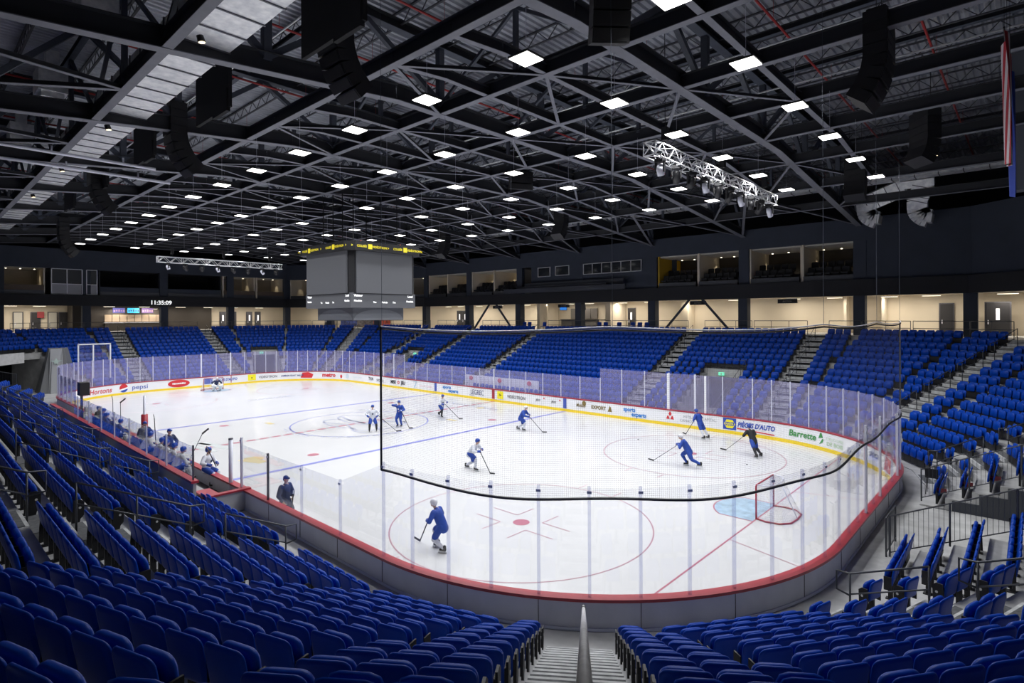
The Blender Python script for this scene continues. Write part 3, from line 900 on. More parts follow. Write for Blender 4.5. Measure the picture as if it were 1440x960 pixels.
for n_, i in enumerate(NEAR):
    q = seats[i]
    if proto is None:
        proto = make_seat(); kids(proto); o = proto
        o.location = q[:3]; o.rotation_euler = (0, 0, q[3]); o['label'] = seat_label(q); o['group'] = 'folded blue arena seats'
    else:
        o = dup(proto, q[:3], q[3], seat_label(q), 'folded blue arena seats')
    for e, sx in ((q[9], -1), (q[10], 1)):
        if e:
            # local +x after the seat's rotation runs against the tangent
            s2 = sx
            ep = link('end_panel', me_end, o); ep.location = (.275 * s2, 0, 0)
            dd = link('number_disc', me_disc, ep); dd.location = (0, .09, .5)
# remaining seats: one merged object
lo = MB(); panel(lo, SW, .47, .035, 0, .385, .085, .02, n=2, rim=False); lo.cur = 0
lo2 = MB(); panel(lo2, .445, .395, .06, .130, .40, .045, .01, rt_=.11, rb_=.06, n=2, rim=False)
nv0 = len(lo.v)
lo.add(lo2.v, lo2.f); lo.cur = 1; lo.box((0, .05, .3), (.50, .06, .42))
V = np.array(lo.v); F = lo.f; MI = lo.mi
rest = [q for i, q in enumerate(seats) if i not in nearset and (vis[i] and -260 < vis[i][0] < 1700 and vis[i][2] > 1.0)]
nS = len(rest); nV = len(V)
allv = np.empty((nS, nV, 3))
for a, q in enumerate(rest):
    c, s = math.cos(q[3]), math.sin(q[3])
    allv[a, :, 0] = V[:, 0] * c - V[:, 1] * s + q[0]
    allv[a, :, 1] = V[:, 0] * s + V[:, 1] * c + q[1]
    allv[a, :, 2] = V[:, 2] + q[2]
lens = np.array([len(f) for f in F]); flatf = np.concatenate([np.array(f) for f in F])
me = bpy.data.meshes.new('far_arena_seats')
me.vertices.add(nS * nV); me.vertices.foreach_set('co', allv.ravel())
L_ = (flatf[None, :] + (np.arange(nS) * nV)[:, None]).ravel()
me.loops.add(len(L_)); me.loops.foreach_set('vertex_index', L_.astype(np.int32))
ll = np.tile(lens, nS); st = np.concatenate([[0], np.cumsum(ll)[:-1]])
me.polygons.add(len(ll)); me.polygons.foreach_set('loop_start', st.astype(np.int32)); me.polygons.foreach_set('loop_total', ll.astype(np.int32))
me.materials.append(M_seat); me.materials.append(M_seatb)
me.polygons.foreach_set('material_index', np.tile(np.array(MI, dtype=np.int32), nS))
me.polygons.foreach_set('use_smooth', np.tile(np.array(MI) == 0, nS))
me.update(); me.validate()
o = link('arena_seats', me)
tag(o, 'rows of blue folding seats filling the far stands around the ice', 'seats', kind='stuff')
print('SEATS', len(seats), 'near', len(NEAR), 'rest', nS, 'mean depth cut', inf[299][0])

# ============================================================ HANDRAILS
# white central handrail of the near steps
def apt(k, c, r, z): p = fpt(k, r, c); return (p.x, p.y, z)
t = thing('handrail', 'white painted tube handrail running down the central near steps', 'handrail', apt(2, .09, 15, rowz(7) + .1))
def zl(r): return rowz(0) + (r - (R0 - .55)) * RISE / PITCH
m = MB(); m.tube([apt(2, .09, 20.75, zl(20.75) + .93), apt(2, .09, 11.1, zl(11.1) + .93)], .026, 14)
rel(t, m.build('rail_tube', mat('worn_white_paint', (.86, .86, .88), .4, noise=.12, nscale=9), smooth=True))
for r in (12.45, 11.6):
    m = MB(); m.tube([apt(2, .09, r + .09, zl(r + .09) + .93), apt(2, .09, r - .09, zl(r - .09) + .93)], .034, 14); rel(t, m.build('black_collar', M_black, smooth=True))
m = MB(); m.tube([apt(2, .09, 11.1, zl(11.1) + .93), apt(2, .09, 10.98, zl(11.1) + .80), apt(2, .09, 11.0, zl(11.0) + .1)], .02, 10); rel(t, m.build('end_post', M_alu, smooth=True))
for r in (13.5, 15.4, 17.3, 19.2):
    m = MB(); m.tube([apt(2, .09, r, zl(r) - .1), apt(2, .09, r, zl(r) + .9)], .018, 8); rel(t, m.build('post', M_rail, smooth=True))

def stair_rail(k, c, r0, r1, label, group, mt=M_rail, rr=.021, low_return=True, h=.93):
    t = thing('stair_rail', label, 'railing', apt(k, c, r1, zl(r1)), 0, group)
    P = lambda r, hh: apt(k, c, r, zl(r) + hh)
    m = MB()
    pts = [P(r1, h), P(r0, h)]
    if low_return: pts += [apt(k, c, r0 - .30, zl(r0) + h - .03), apt(k, c, r0 - .30, zl(r0) + .48), P(r0, .45)]
    m.tube(pts, rr, 8); rel(t, m.build('top_rail', mt, smooth=True))
    m = MB(); m.tube([P(r1, .48), P(r0, .48)], rr * .8, 8); rel(t, m.build('middle_rail', mt, smooth=True))
    npst = 3 if r1 - r0 > 1.9 else 2
    for i in range(npst):
        r = r0 + (r1 - r0) * i / (npst - 1)
        m = MB(); m.tube([P(r, -.12), P(r, h)], rr, 8); rel(t, m.build('post', mt, smooth=True))
    return t
NM = {0: 'near side steps', 2: 'near central steps', 4: 'right-hand steps near the camera', 6: 'right-hand steps beyond the tunnel', 8: 'right far corner steps', 10: 'far side steps', 12: 'far corner steps', 15: 'far end steps'}
for k, cs in AISLE.items():
    if k == 2: continue
    for ci, c in enumerate(cs):
        near = k in (0, 4, 6)
        spans = [(10.05, 11.6), (12.4, 14.6), (15.4, 17.6), (18.4, 20.3)] if near else [(10.0, 11.2), (12.0, 13.4), (14.2, 15.6), (16.4, 17.8), (18.6, 20.2)]
        if k == 0 and c < 13.4: spans = [(10.9, 12.1)] + spans[1:]
        for si, (r0, r1) in enumerate(spans):
            wc = {0: 'right', 10: 'right', 15: 'right'}.get(k)
            lab = 'grey rail, %s up, %s%s' % (nth(si + 1), NM[k], (', %s stair from the right' % nth(ci + 1)) if len(cs) > 1 else '')
            stair_rail(k, c, r0, r1, lab, 'stair rails on the ' + NM[k])

# concourse edge rails (behind the last row) between the stair heads
def edge_rail(k, t0, t1, label, group):
    r = 20.95; z = 5.8
    p0, p1 = fpt(k, r, t0), fpt(k, r, t1); n = max(1, round((p1 - p0).length / 1.6))
    t = thing('guard_rail', label, 'railing', (p0.x, p0.y, z), 0, group)
    m = MB()
    for h in (1.07, .58): m.tube([(p0.x, p0.y, z + h), (p1.x, p1.y, z + h)], .022, 6)
    rel(t, m.build('rails', M_rail, smooth=True))
    for i in range(n + 1):
        p = p0.lerp(p1, i / n); m = MB(); m.tube([(p.x, p.y, z), (p.x, p.y, z + 1.07)], .02, 6); rel(t, m.build('post', M_rail, smooth=True))
for k in list(range(5, 17)):
    nm = NM.get(k, '').replace(' steps', '') or ('right far corner' if k < 10 else 'far corner' if k < 15 else 'left end corner')
    for bi, (a, b) in enumerate(ivals(k, 14, 20.95)):
        if b - a < .8: continue
        if b - a > 6 :
            mid = (a + b) / 2
            parts = [(a, mid - .05), (mid + .05, b)]
        else: parts = [(a, b)]
        for pi_, (x0, x1) in enumerate(parts):
            edge_rail(k, x0 + .03, x1 - .03, 'dark guard rail at the concourse edge, %s, facet %s, %s stretch' % (nm, CARD[k - 4], nth(bi * 2 + pi_ + 1)), 'guard rails along the concourse edge')
# ============================================================ ROOF STEELWORK
def zc(y):
    a = abs(y)
    return 15.6 if a < 8.6 else 15.6 - (a - 8.6) * (1.72 / 17.9)
XT = [24.9 + 8.53 * i for i in range(0, -9, -1)]          # main trusses, right-hand one first
YT = [-16.45, -10.75, -6.45, -2.15, 2.15, 6.45, 10.75, 15.6, 20.5]
ZTOP = 18.35
for n_, x in enumerate(XT):
    t = thing('roof_truss', 'big dark grey roof truss spanning across the ice, %s from the right-hand end' % nth(n_ + 1), 'roof truss', (x, 0, zc(0)), 0, 'main roof trusses')
    m = MB()
    pts = [(x, -26.6, zc(26.6)), (x, -8.6, 15.6), (x, 8.6, 15.6), (x, 26.6, zc(26.6))]
    for a, b in zip(pts[:-1], pts[1:]): m.ibeam(a, b, .38, .64, .03, .03)
    rel(t, m.build('bottom_chord', [M_steel, M_web_shade]))
    m = MB(); m.ibeam((x, -30, ZTOP), (x, 30, ZTOP), .36, .4, .03, .03); rel(t, m.build('top_chord', [M_steel_d, M_web_shade]))
    nodes = [-26.3, -20.0, -13.6, -6.45, 0, 6.45, 13.2, 20.5, 26.3]
    for y in nodes:
        m = MB(); m.box((x, y, (zc(y) + .4 + ZTOP) / 2), (.26, .26, ZTOP - zc(y) - .4)); rel(t, m.build('web_post', M_steel_d))
    for a, b in zip(nodes[:-1], nodes[1:]):
        mid = (a + b) / 2
        m = MB(); m.beam((x, a, zc(a) + .5), (x, mid, ZTOP), .2, .2); rel(t, m.build('web_diagonal', M_steel_d))
        m = MB(); m.beam((x, b, zc(b) + .5), (x, mid, ZTOP), .2, .2); rel(t, m.build('web_diagonal', M_steel_d))
for n_, y in enumerate(YT):
    t = thing('cross_truss', 'long dark grey truss running the length of the hall, %s from the camera side' % nth(n_ + 1), 'roof truss', (0, y, zc(y)), 0, 'lengthwise roof trusses')
    z = zc(y)
    m = MB(); m.ibeam((-44, y, z + .02), (44, y, z + .02), .27, .50, .025, .025); rel(t, m.build('bottom_chord', [M_steel, M_web_shade]))
    m = MB(); m.ibeam((-44, y, 18.55), (44, y, 18.55), .22, .25, .02, .02); rel(t, m.build('top_chord', [M_steel_d, M_web_shade]))
    if n_ % 2 == 0 or abs(y) < 3:
        for i, x in enumerate(XT[:-1]):
            xm = x - 8.53 / 2
            m = MB(); m.box((xm, y, (z + .4 + 18.5) / 2), (.16, .16, 18.5 - z - .4)); rel(t, m.build('web_post', M_steel_d))
            m = MB(); m.beam((x, y, z + .4), (xm, y, 18.5), .12, .12); m.beam((x - 8.53, y, z + .4), (xm, y, 18.5), .12, .12); rel(t, m.build('web_brace', M_steel_d))
XM = [27.74]
for i in range(len(XT) - 1):
    for f in (1, 2): XM.append(XT[i] - 8.53 * f / 3)
for n_, x in enumerate(XM):
    t = thing('roof_beam', 'slimmer grey beam crossing between the main trusses, %s from the right-hand end' % nth(n_ + 1), 'roof beam', (x, 0, 15.6), 0, 'intermediate roof beams')
    m = MB()
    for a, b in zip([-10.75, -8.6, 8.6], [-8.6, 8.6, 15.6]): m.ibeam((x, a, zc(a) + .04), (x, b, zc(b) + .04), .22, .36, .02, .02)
    rel(t, m.build('beam', [M_steel, M_web_shade]))
# horizontal bracing between the nodes of the bottom grid
XG = sorted(XT + XM, reverse=True)
cnt = 0
for i in range(len(XG)):
    for j in range(1, 8):
        if (i + j) % 3 != 1: continue
        for dx in (1, -1):
            if not 0 <= i + dx < len(XG): continue
            a = (XG[i], YT[j], zc(YT[j]) + .03); b = (XG[i + dx], YT[j + 1], zc(YT[j + 1]) + .03)
            if b[0] < -36 or b[0] > 34: continue
            cnt += 1
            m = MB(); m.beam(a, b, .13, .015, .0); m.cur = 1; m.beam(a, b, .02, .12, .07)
            tag(m.build('wind_brace', [M_steel, M_web_shade]), 'slim grey roof brace, %s bay from right, %s strip from camera side, leaning %s' % (nth(i + 1), nth(j), 'left' if dx > 0 else 'right'), 'roof brace', 'diagonal roof braces')
for i in range(len(XT) - 1):       # long diagonals at the sloping sides
    for sy in (1, -1):
        for q in (0, 1):
            ys = [15.6, 26.3] if sy > 0 else [-16.45, -26.3]
            xa, xb = (XT[i], XT[i] - 4.27) if q else (XT[i + 1], XT[i + 1] + 4.27)
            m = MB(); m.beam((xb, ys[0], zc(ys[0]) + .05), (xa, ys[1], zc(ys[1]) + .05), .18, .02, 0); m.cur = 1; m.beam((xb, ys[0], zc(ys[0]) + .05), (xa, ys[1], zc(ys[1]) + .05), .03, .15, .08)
            tag(m.build('wind_brace', [M_steel, M_web_shade]), 'long grey brace on the %s roof slope, bay %s from right, %s one' % ('far' if sy > 0 else 'near', nth(i + 1), 'left' if q == 0 else 'right'), 'roof brace', 'long side braces')
# open-web joists under the deck
for n_, y in enumerate([-30 + 2.4 * i for i in range(26)]):
    m = MB()
    m.beam((-44, y, 18.62), (44, y, 18.62), .08, .05); m.beam((-44, y, 19.16), (44, y, 19.16), .09, .06)
    x = -44.
    while x < 44:
        m.beam((x, y, 18.62), (x + .55, y, 19.14), .03, .03); m.beam((x + .55, y, 19.14), (x + 1.1, y, 18.62), .03, .03)
        x += 1.1
    tag(m.build('roof_joist', M_joist), 'thin open-web joist under the roof deck, %s from the camera side' % nth(n_ + 1), 'roof joist', 'roof joists')
for n_, x in enumerate([-34, -27, -20, -13, -6, 1, 8, 13.8, 18.5, 22.3, 27.5, 31.5]):
    m = MB(); m.tube([(x, -30, 18.1), (x, 30, 18.1)], .045, 8)
    for y in range(-28, 29, 4): m.tube([(x, y, 18.1), (x, y, 19.1)], .008, 4)
    tag(m.build('sprinkler_pipe', M_redpipe, smooth=True), 'red sprinkler pipe under the roof deck, %s from the left end' % nth(n_ + 1), 'pipe', 'red sprinkler pipes')
for n_, (y, z) in enumerate([(-12.6, 17.2), (-8.4, 17.2), (-4.3, 17.2), (0, 17.2), (4.3, 17.2), (17.8, 15.4), (22.8, 15.0)]):
    m = MB(); m.tube([(-40, y, z), (40, y, z)], .035 if abs(z - 17.2) < .1 else .05, 8)
    tag(m.build('conduit', M_galv, smooth=True), 'bright metal conduit running the length of the roof, %s from the camera side' % nth(n_ + 1), 'pipe', 'metal conduits')

for n_, (x, ya, yb, z) in enumerate([(3.0, -26, -12.5, 13.95), (4.4, -26, -13.5, 14.2)]):
    m = MB(); m.tube([(x, ya, z), (x, yb, z)], .07, 10)
    for i in range(5): y = ya + (yb - ya) * (i + .5) / 5; m.box((x, y, z + .1), (.06, .06, .34))
    tag(m.build('conduit', M_alu, smooth=True), 'bright pale pipe slung under the left roof, %s of two' % ['upper', 'lower'][n_], 'pipe', 'pale pipes at left')

# ---- big ventilation ducts
def duct(name, y0, y1, z0, z1, x0, x1, label):
    t = thing('air_duct', label, 'air duct', (x1, (y0 + y1) / 2, z0))
    m = MB(); m.box(((x0 + x1) / 2, (y0 + y1) / 2, (z0 + z1) / 2), (x1 - x0, y1 - y0, z1 - z0)); rel(t, m.build('duct_run', M_galv))
    x = x0 + .4
    while x < x1:
        m = MB(); m.box((x, (y0 + y1) / 2, (z0 + z1) / 2), (.05, y1 - y0 + .07, z1 - z0 + .07)); rel(t, m.build('joint_flange', M_aludark)); x += 1.22
duct('d', -16.15, -14.75, 15.35, 16.3, -34, 36, 'long silver rectangular air duct under the roof on the left')
duct('d', 21.6, 22.5, 16.0, 16.7, -30, 34, 'long silver rectangular air duct high above the far stand')
def drop(cx, top_x, top_z, zb, label):
    t = thing('supply_duct', label, 'air duct', (cx, 25, zb))
    pts = [(top_x, 24.4, top_z), (top_x, 24.6, top_z - .4), (cx, 24.9, zb + 1.5), (cx, 25.0, zb + 1.0)]
    for q in range(1, 7):
        a = R(15 * q); pts.append((cx + .75 * (1 - math.cos(a)), 25.0, zb + 1.0 - .75 * math.sin(a)))
    m = MB()
    for a, b in zip(pts[:-1], pts[1:]):
        m.beam(a, Vector(b) + (Vector(b) - Vector(a)).normalized() * .08, .6, 1.15, 0, (1, 0, .01))
    rel(t, m.build('duct_body', M_galv))
    m = MB()
    for f in (.1, .4, .7, .97):
        a, b = Vector(pts[1]), Vector(pts[2]); p = a.lerp(b, f); m.beam(p, p + (b - a).normalized() * .05, .66, 1.21, 0, (1, 0, .01))
    rel(t, m.build('joint_flanges', M_aludark))
drop(25.7, 28.0, 16.4, 13.75, 'silver duct dropping diagonally to the upper wall, left one of the pair')
drop(28.7, 29.1, 16.4, 13.5, 'silver duct dropping straight to the upper wall, right one of the pair')

# ---- black curtains and boxes hanging beside the left duct
for n_, x in enumerate([20.6, 12.1, 3.5, -5.0, -13.6]):
    m = MB(); m.box((x, -13.7, 16.0), (3.2, .12, 2.6)); m.box((x + .9, -13.75, 14.95), (1.3, .13, .8))
    tag(m.build('acoustic_banner', M_deckd), 'black cloth baffle hanging beside the silver duct, %s from the right' % nth(n_ + 1), 'baffle', 'black baffles')
for n_, (x, y) in enumerate([(22.6, -14.4), (14.0, -17.6), (6, -17.5), (-3, -17.4)]):
    m = MB(); m.box((x, y, 16.5), (1.3, .9, .9)); m.box((x, y, 15.95), (1.1, .7, .25)); m.box((x + .3, y, 17.3), (.5, .4, .7))
    tag(m.build('ventilation_box', M_galv), 'grey ventilation box hung beside the left duct, %s from the right' % nth(n_ + 1), 'ventilation box', 'ventilation boxes')

# ============================================================ CEILING LIGHTS
lm = bpy.data.lights.new('panel_lamp', 'AREA')
lm.shape = 'SQUARE'; lm.size = .58; lm.energy = ICE_LAMP; lm.spread = R(ICE_SPREAD); lm.color = (.97, .98, 1.0)
m = MB(); m.box((0, 0, .05), (.68, .68, .05)); me_lf = m.mesh('light_frame', M_black)
m = MB(); m.box((0, 0, .012), (.63, .63, .02)); me_ld = m.mesh('diffuser', M_ledw)
m = MB(); m.tube([(0, 0, .07), (0, 0, 1.75)], .007, 4); m.box((0, 0, .12), (.2, .2, .08)); me_lh = m.mesh('hanger', M_alu)
ZL = 14.0
YL = [-10.5, -6.3, -2.1, 2.1, 6.3, 10.5]
n_ = 0
for j, y in enumerate(YL):
    for i in range(7, -8, -1):
        x = 4.12 * i
        if abs(x) < .5 and abs(y) < 3: continue
        t = thing('ceiling_light', 'square white ceiling panel, %s row from camera side, %s from the right end' % (nth(j + 1), nth(8 - i)), 'ceiling light', (x, y, ZL), 0, 'light panels over the ice')
        link('light_frame', me_lf, t); link('diffuser', me_ld, t); link('hanger', me_lh, t)
        lo_ = bpy.data.objects.new('lamp', lm); COL.objects.link(lo_); lo_.parent = t; lo_.location = (0, 0, -.012)

# warm little spotlights on the left beams
for n_, (x, y, z) in enumerate([(17.7, -16.0, 15.0), (9.0, -16.3, 14.5), (.2, -16.3, 14.5), (-8.3, -16.3, 14.5), (31.0, 12.4, 15.2)]):
    t = thing('spot_lamp', 'small warm spotlight clamped to a roof beam on the left, %s from the right' % nth(n_ + 1), 'spotlight', (x, y, z), 0, 'warm beam spotlights')
    m = MB(); m.tube([(0, 0, 0), (0, .05, -.16)], [.09, .10], 12); link('housing', m.mesh('housing', M_black), t)
    m = MB(); m.tube([(0, .05, -.165), (0, .052, -.18)], .085, 12); link('lens', m.mesh('lens', mat('warm_spot_lens', (.9, .8, .6), .4, emit=(1, .8, .5), es=2.2)), t)

# ============================================================ LINE-ARRAY LOUDSPEAKERS
def line_array(x, y, zb, nbox, w, face, label, curve=9.5, grp='hanging loudspeaker arrays'):
    t = thing('speaker_array', label, 'loudspeaker array', (x, y, zb), face, grp)
    h = .33; ang = 0.; p = Vector((0, 0, nbox * h)); pts = []
    for i in range(nbox):
        Mr = Matrix.Rotation(R(ang), 3, 'X')
        d = Mr @ Vector((0, 0, -1))
        c = p + d * h / 2
        m = MB(); m.box((c.x, c.y - 0, c.z), (w, .62, h * .96), M=Mr)
        m.box(tuple(c + Mr @ Vector((0, -.30, 0))), (w * .9, .05, h * .75), M=Mr)
        link('cabinet', m.mesh('cabinet', M_black), t)
        p = p + d * h
        if i > nbox * .3: ang += curve
    m = MB(); m.box((0, 0, nbox * h + .08), (w * .7, .5, .1)); m.tube([(w * .3, 0, nbox * h + .1), (w * .3, 0, 18.3 - zb)], .012, 4); m.tube([(-w * .3, 0, nbox * h + .1), (-w * .3, 0, 18.3 - zb)], .012, 4)
    link('rigging_frame', m.mesh('rigging_frame', M_black), t)
line_array(19.0, -12.7, 13.9, 10, 1.1, 0, 'black curved loudspeaker array at the top left, nearest of the left row')
line_array(7.5, -13.6, 13.4, 9, 1.1, 0, 'black curved loudspeaker array, second of the left row')
line_array(-4.7, -14.0, 13.2, 9, 1.1, 0, 'black curved loudspeaker array, third of the left row')
line_array(-20.5, -13.0, 12.0, 9, 1.1, 0, 'black curved loudspeaker array, farthest of the left row')
line_array(-7.0, 13.5, 12.9, 8, 1.0, PI, 'black loudspeaker array right of the scoreboard, beyond the ice')
line_array(7.3, 13.2, 13.3, 8, 1.0, PI, 'black loudspeaker array above the middle of the far stand')
line_array(27.3, 13.8, 13.6, 7, 1.0, PI, 'black loudspeaker array left of the drop ducts')
line_array(31.0, 8.8, 13.9, 7, 1.1, R(135), 'black loudspeaker array high right, between the flags and drop ducts')
line_array(31.1, -1.7, 13.6, 8, 1.3, R(90), 'large black loudspeaker array at the upper right, close to the camera')
line_array(27.4, -10.6, 13.6, 9, .86, R(45), 'large black loudspeaker array cut by the top edge, right of centre', 4)
line_array(12.4, 2.9, 14.7, 3, 1.3, R(60), 'small black loudspeaker cluster in the middle of the ceiling')

# ============================================================ LIGHTING TRUSSES
def box_truss(x, y0, y1, z, label, nfix, flip=1):
    t = thing('lighting_truss', label, 'lighting truss', (x, (y0 + y1) / 2, z))
    m = MB(); a = .25
    for dx in (-a, a):
        for dz in (-a, a): m.tube([(x + dx, y0, z + dz), (x + dx, y1, z + dz)], .028, 6)
    y = y0; k = 0
    while y < y1 - .01:
        y2 = min(y1, y + .5)
        for dx in (-a, a):
            m.tube([(x + dx, y, z + (a if k % 2 else -a)), (x + dx, y2, z + (-a if k % 2 else a))], .017, 5)
        for dz in (-a, a):
            m.tube([(x + (a if k % 2 else -a), y, z + dz), (x + (-a if k % 2 else a), y2, z + dz)], .017, 5)
        if k % 4 == 0:
            for p, q in (((-a, -a), (a, -a)), ((a, -a), (a, a)), ((a, a), (-a, a)), ((-a, a), (-a, -a))):
                m.tube([(x + p[0], y, z + p[1]), (x + q[0], y, z + q[1])], .022, 5)
        y = y2; k += 1
    m.tube([(x - a, y0, z - a), (x + a, y0, z + a)], .017, 5); m.tube([(x - a, y0, z + a), (x + a, y0, z - a)], .017, 5)
    rel(t, m.build('truss_frame', mat('bright_truss_tube', (.78, .78, .80), .3, .5), smooth=True))
    for yy in (y0 + 1.2, (y0 + y1) / 2, y1 - 1.2):
        m = MB(); m.tube([(x, yy, z + a), (x, yy, 18.3)], .014, 4); m.box((x, yy, z + .8), (.22, .22, .5)); rel(t, m.build('chain_hoist', M_black))
    for i in range(nfix):
        yy = y0 + (y1 - y0) * (i + .6) / nfix
        f = thing('stage_light', 'black stage light under the %s, %s along it from the left' % ('right-hand lighting truss' if x > 0 else 'far left lighting truss', nth(i + 1)), 'stage light', (x, yy, z - .3), R(30 * (i % 3)), 'stage lights on the ' + ('right' if x > 0 else 'left') + ' truss')
        m = MB(); m.box((0, 0, .0), (.34, .26, .14)); m.box((.17, 0, -.24), (.05, .12, .42)); m.box((-.17, 0, -.24), (.05, .12, .42)); link('yoke', m.mesh('yoke', M_black), f)
        m = MB(); tl = (i * 37 % 50 - 25) / 60
        m.tube([(0, -.12 - tl * .2, -.18), (0, 0, -.34), (0, .16 + tl * .2, -.56)], [.10, .15, .13], 12); link('head', m.mesh('head', M_black if i % 3 else M_alu, True), f)
box_truss(24.1, -3.0, 10.2, 13.45, 'bright aluminium box truss with stage lights, on the right under the roof', 10)
box_truss(-23.2, -6.0, 5.2, 12.55, 'bright aluminium box truss with stage lights, far left under the roof', 8)

# ============================================================ SCOREBOARD
sb = thing('scoreboard', 'large grey four-sided hanging scoreboard with black and yellow ring', 'scoreboard', (0, 0, 7.1))
A, B = 3.0, 2.6
def sbp(m, a, b, z0, z1, ch=.0):
    if ch: P = [(a - ch, -b), (a, -b + ch), (a, b - ch), (a - ch, b), (-a + ch, b), (-a, b - ch), (-a, -b + ch), (-a + ch, -b)]
    else: P = [(a, -b), (a, b), (-a, b), (-a, -b)]
    return m.prism(P, z0 - 7.1, z1 - 7.1)
m = MB(); sbp(m, A - .10, B - .10, 8.8, 11.6, .25); link('core', m.mesh('core', M_black), sb)
m = MB(); sbp(m, A + .32, B + .32, 11.50, 12.08, .5); link('top_ring', m.mesh('top_ring', M_black), sb)
for nx, ny in ((1, 0), (-1, 0), (0, 1), (0, -1)):
    hw = (B if nx else A) - .46
    m = MB()
    c = (nx * (A - .05), ny * (B - .05), 10.17 - 7.1)
    m.box(c, (.12 if nx else 2 * hw, 2 * hw if nx else .12, 2.66)); so = link('video_screen', m.mesh('video_screen', M_screen), sb)
m = MB(); sbp(m, A - .12, B - .12, 7.92, 8.86); link('lower_band', m.mesh('lower_band', M_screen), sb)
m = MB(); sbp(m, A - .75, B - .65, 7.1, 7.94); link('skirt', m.mesh('skirt', mat('scoreboard_grey', (.11, .115, .13), .5)), sb)
def sb_text(s, face, u, z, size, mt, nm, bold=.0, a=None, wd=1.):
    """face 0 looks along +x, face 1 along -y; u runs to the right as read"""
    vs, fs = text_geo(s, size, bold, sx=wd); out = []
    for v in vs:
        if face == 0: out.append((a[0] + .006, u + v[0], z + v[1] - 7.1))
        elif face == 1: out.append((u + v[0], -a[1] - .006, z + v[1] - 7.1))
        elif face == 2: out.append((-a[0] - .006, -u - v[0], z + v[1] - 7.1))
        else: out.append((-u - v[0], a[1] + .006, z + v[1] - 7.1))
    m = MB(); m.add(out, fs); return link(nm, m.mesh(nm, mt), sb)
RNG = (A + .32, B + .32)
for f in range(4):
    hw = (B if f in (0, 2) else A)
    for u in (-hw * .52, hw * .52):
        sb_text('COLISÉE', f, u - .60, 11.71, .19, M_ytxt, 'ring_lettering', .006, RNG)
        sb_text('VIDÉOTRON', f, u + .70, 11.71, .19, M_ytxt, 'ring_lettering', .006, RNG)
        m = MB(); s_ = .15
        q = [(-s_, 0), (s_, 0), (s_, .31), (-s_, .31)]
        pt = {0: lambda x, z: (RNG[0] + .006, u + x, z), 1: lambda x, z: (u + x, -RNG[1] - .006, z), 2: lambda x, z: (-RNG[0] - .006, -u - x, z), 3: lambda x, z: (-u - x, RNG[1] + .006, z)}[f]
        m.add([pt(x, z + 11.62 - 7.1) for x, z in q], [(0, 1, 2, 3)]); link('ring_logo', m.mesh('ring_logo', M_ytxt), sb)
    sb_text('>', f, 0, 11.70, .22, M_ytxt, 'ring_lettering', .008, RNG)
    sb_text('>', f, hw * 1.02, 11.70, .22, M_ytxt, 'ring_lettering', .008, RNG)
    sb_text('>', f, -hw * 1.02, 11.70, .22, M_ytxt, 'ring_lettering', .008, RNG)
    BD = (A - .12, B - .12)
    e = (BD[1] if f in (0, 2) else BD[0])
    sb_text('Visiteur', f, -e + .52, 8.62, .20, M_wtxt, 'caption', .006, BD)
    sb_text('Local', f, e - .42, 8.62, .20, M_wtxt, 'caption', .006, BD)
    sb_text('Pénalités', f, -e + .5, 8.30, .16, M_wtxt, 'caption', .005, BD)
    sb_text('Pénalités', f, e - .45, 8.30, .16, M_wtxt, 'caption', .005, BD)
    for tx, u in (('Tirs', -.75), ('Période', 0), ('Tirs', .75)): sb_text(tx, f, u, 8.22, .15, M_wtxt, 'caption', .005, BD)
    # pale arches on the skirt
    SK = (A - .75, B - .65)
    e2 = (SK[1] if f in (0, 2) else SK[0])
    P = [(e2 * math.cos(PI * i / 20) * .97, .70 * math.sin(PI * i / 20)) for i in range(21)]
    pt = {0: lambda x, z: (SK[0] + .012, x, z), 1: lambda x, z: (x, -SK[1] - .012, z), 2: lambda x, z: (-SK[0] - .012, -x, z), 3: lambda x, z: (-x, SK[1] + .012, z)}[f]
    m = MB(); m.add([pt(x, z + .03) for x, z in P], [tuple(range(21))]); link('skirt_arch', m.mesh('skirt_arch', mat('scoreboard_pale_grey', (.18, .19, .21), .5)), sb)
for x, y in ((-1.9, -1.7), (-.6, -1.7), (.6, -1.7), (1.9, -1.7), (1.9, 1.7), (-1.9, 1.7), (0, 1.7)):
    m = MB(); m.tube([(x, y, 12.05 - 7.1), (x, y, 15.6 - 7.1)], .035, 6); link('hanging_cable', m.mesh('hanging_cable', M_black), sb)
for x, y in ((2.0, -1.2), (2.0, 1.9)):
    m = MB(); m.tube([(x, y, 12.08 - 7.1), (x, y, 12.2 - 7.1)], .05, 8); m.tube([(x, y, 12.2 - 7.1), (x, y, 12.32 - 7.1)], [.05, .03], 8); link('warning_lamp', m.mesh('warning_lamp', mat('red_lamp', (.6, .1, .06), .4, emit=(1, .2, .1), es=.4)), sb)

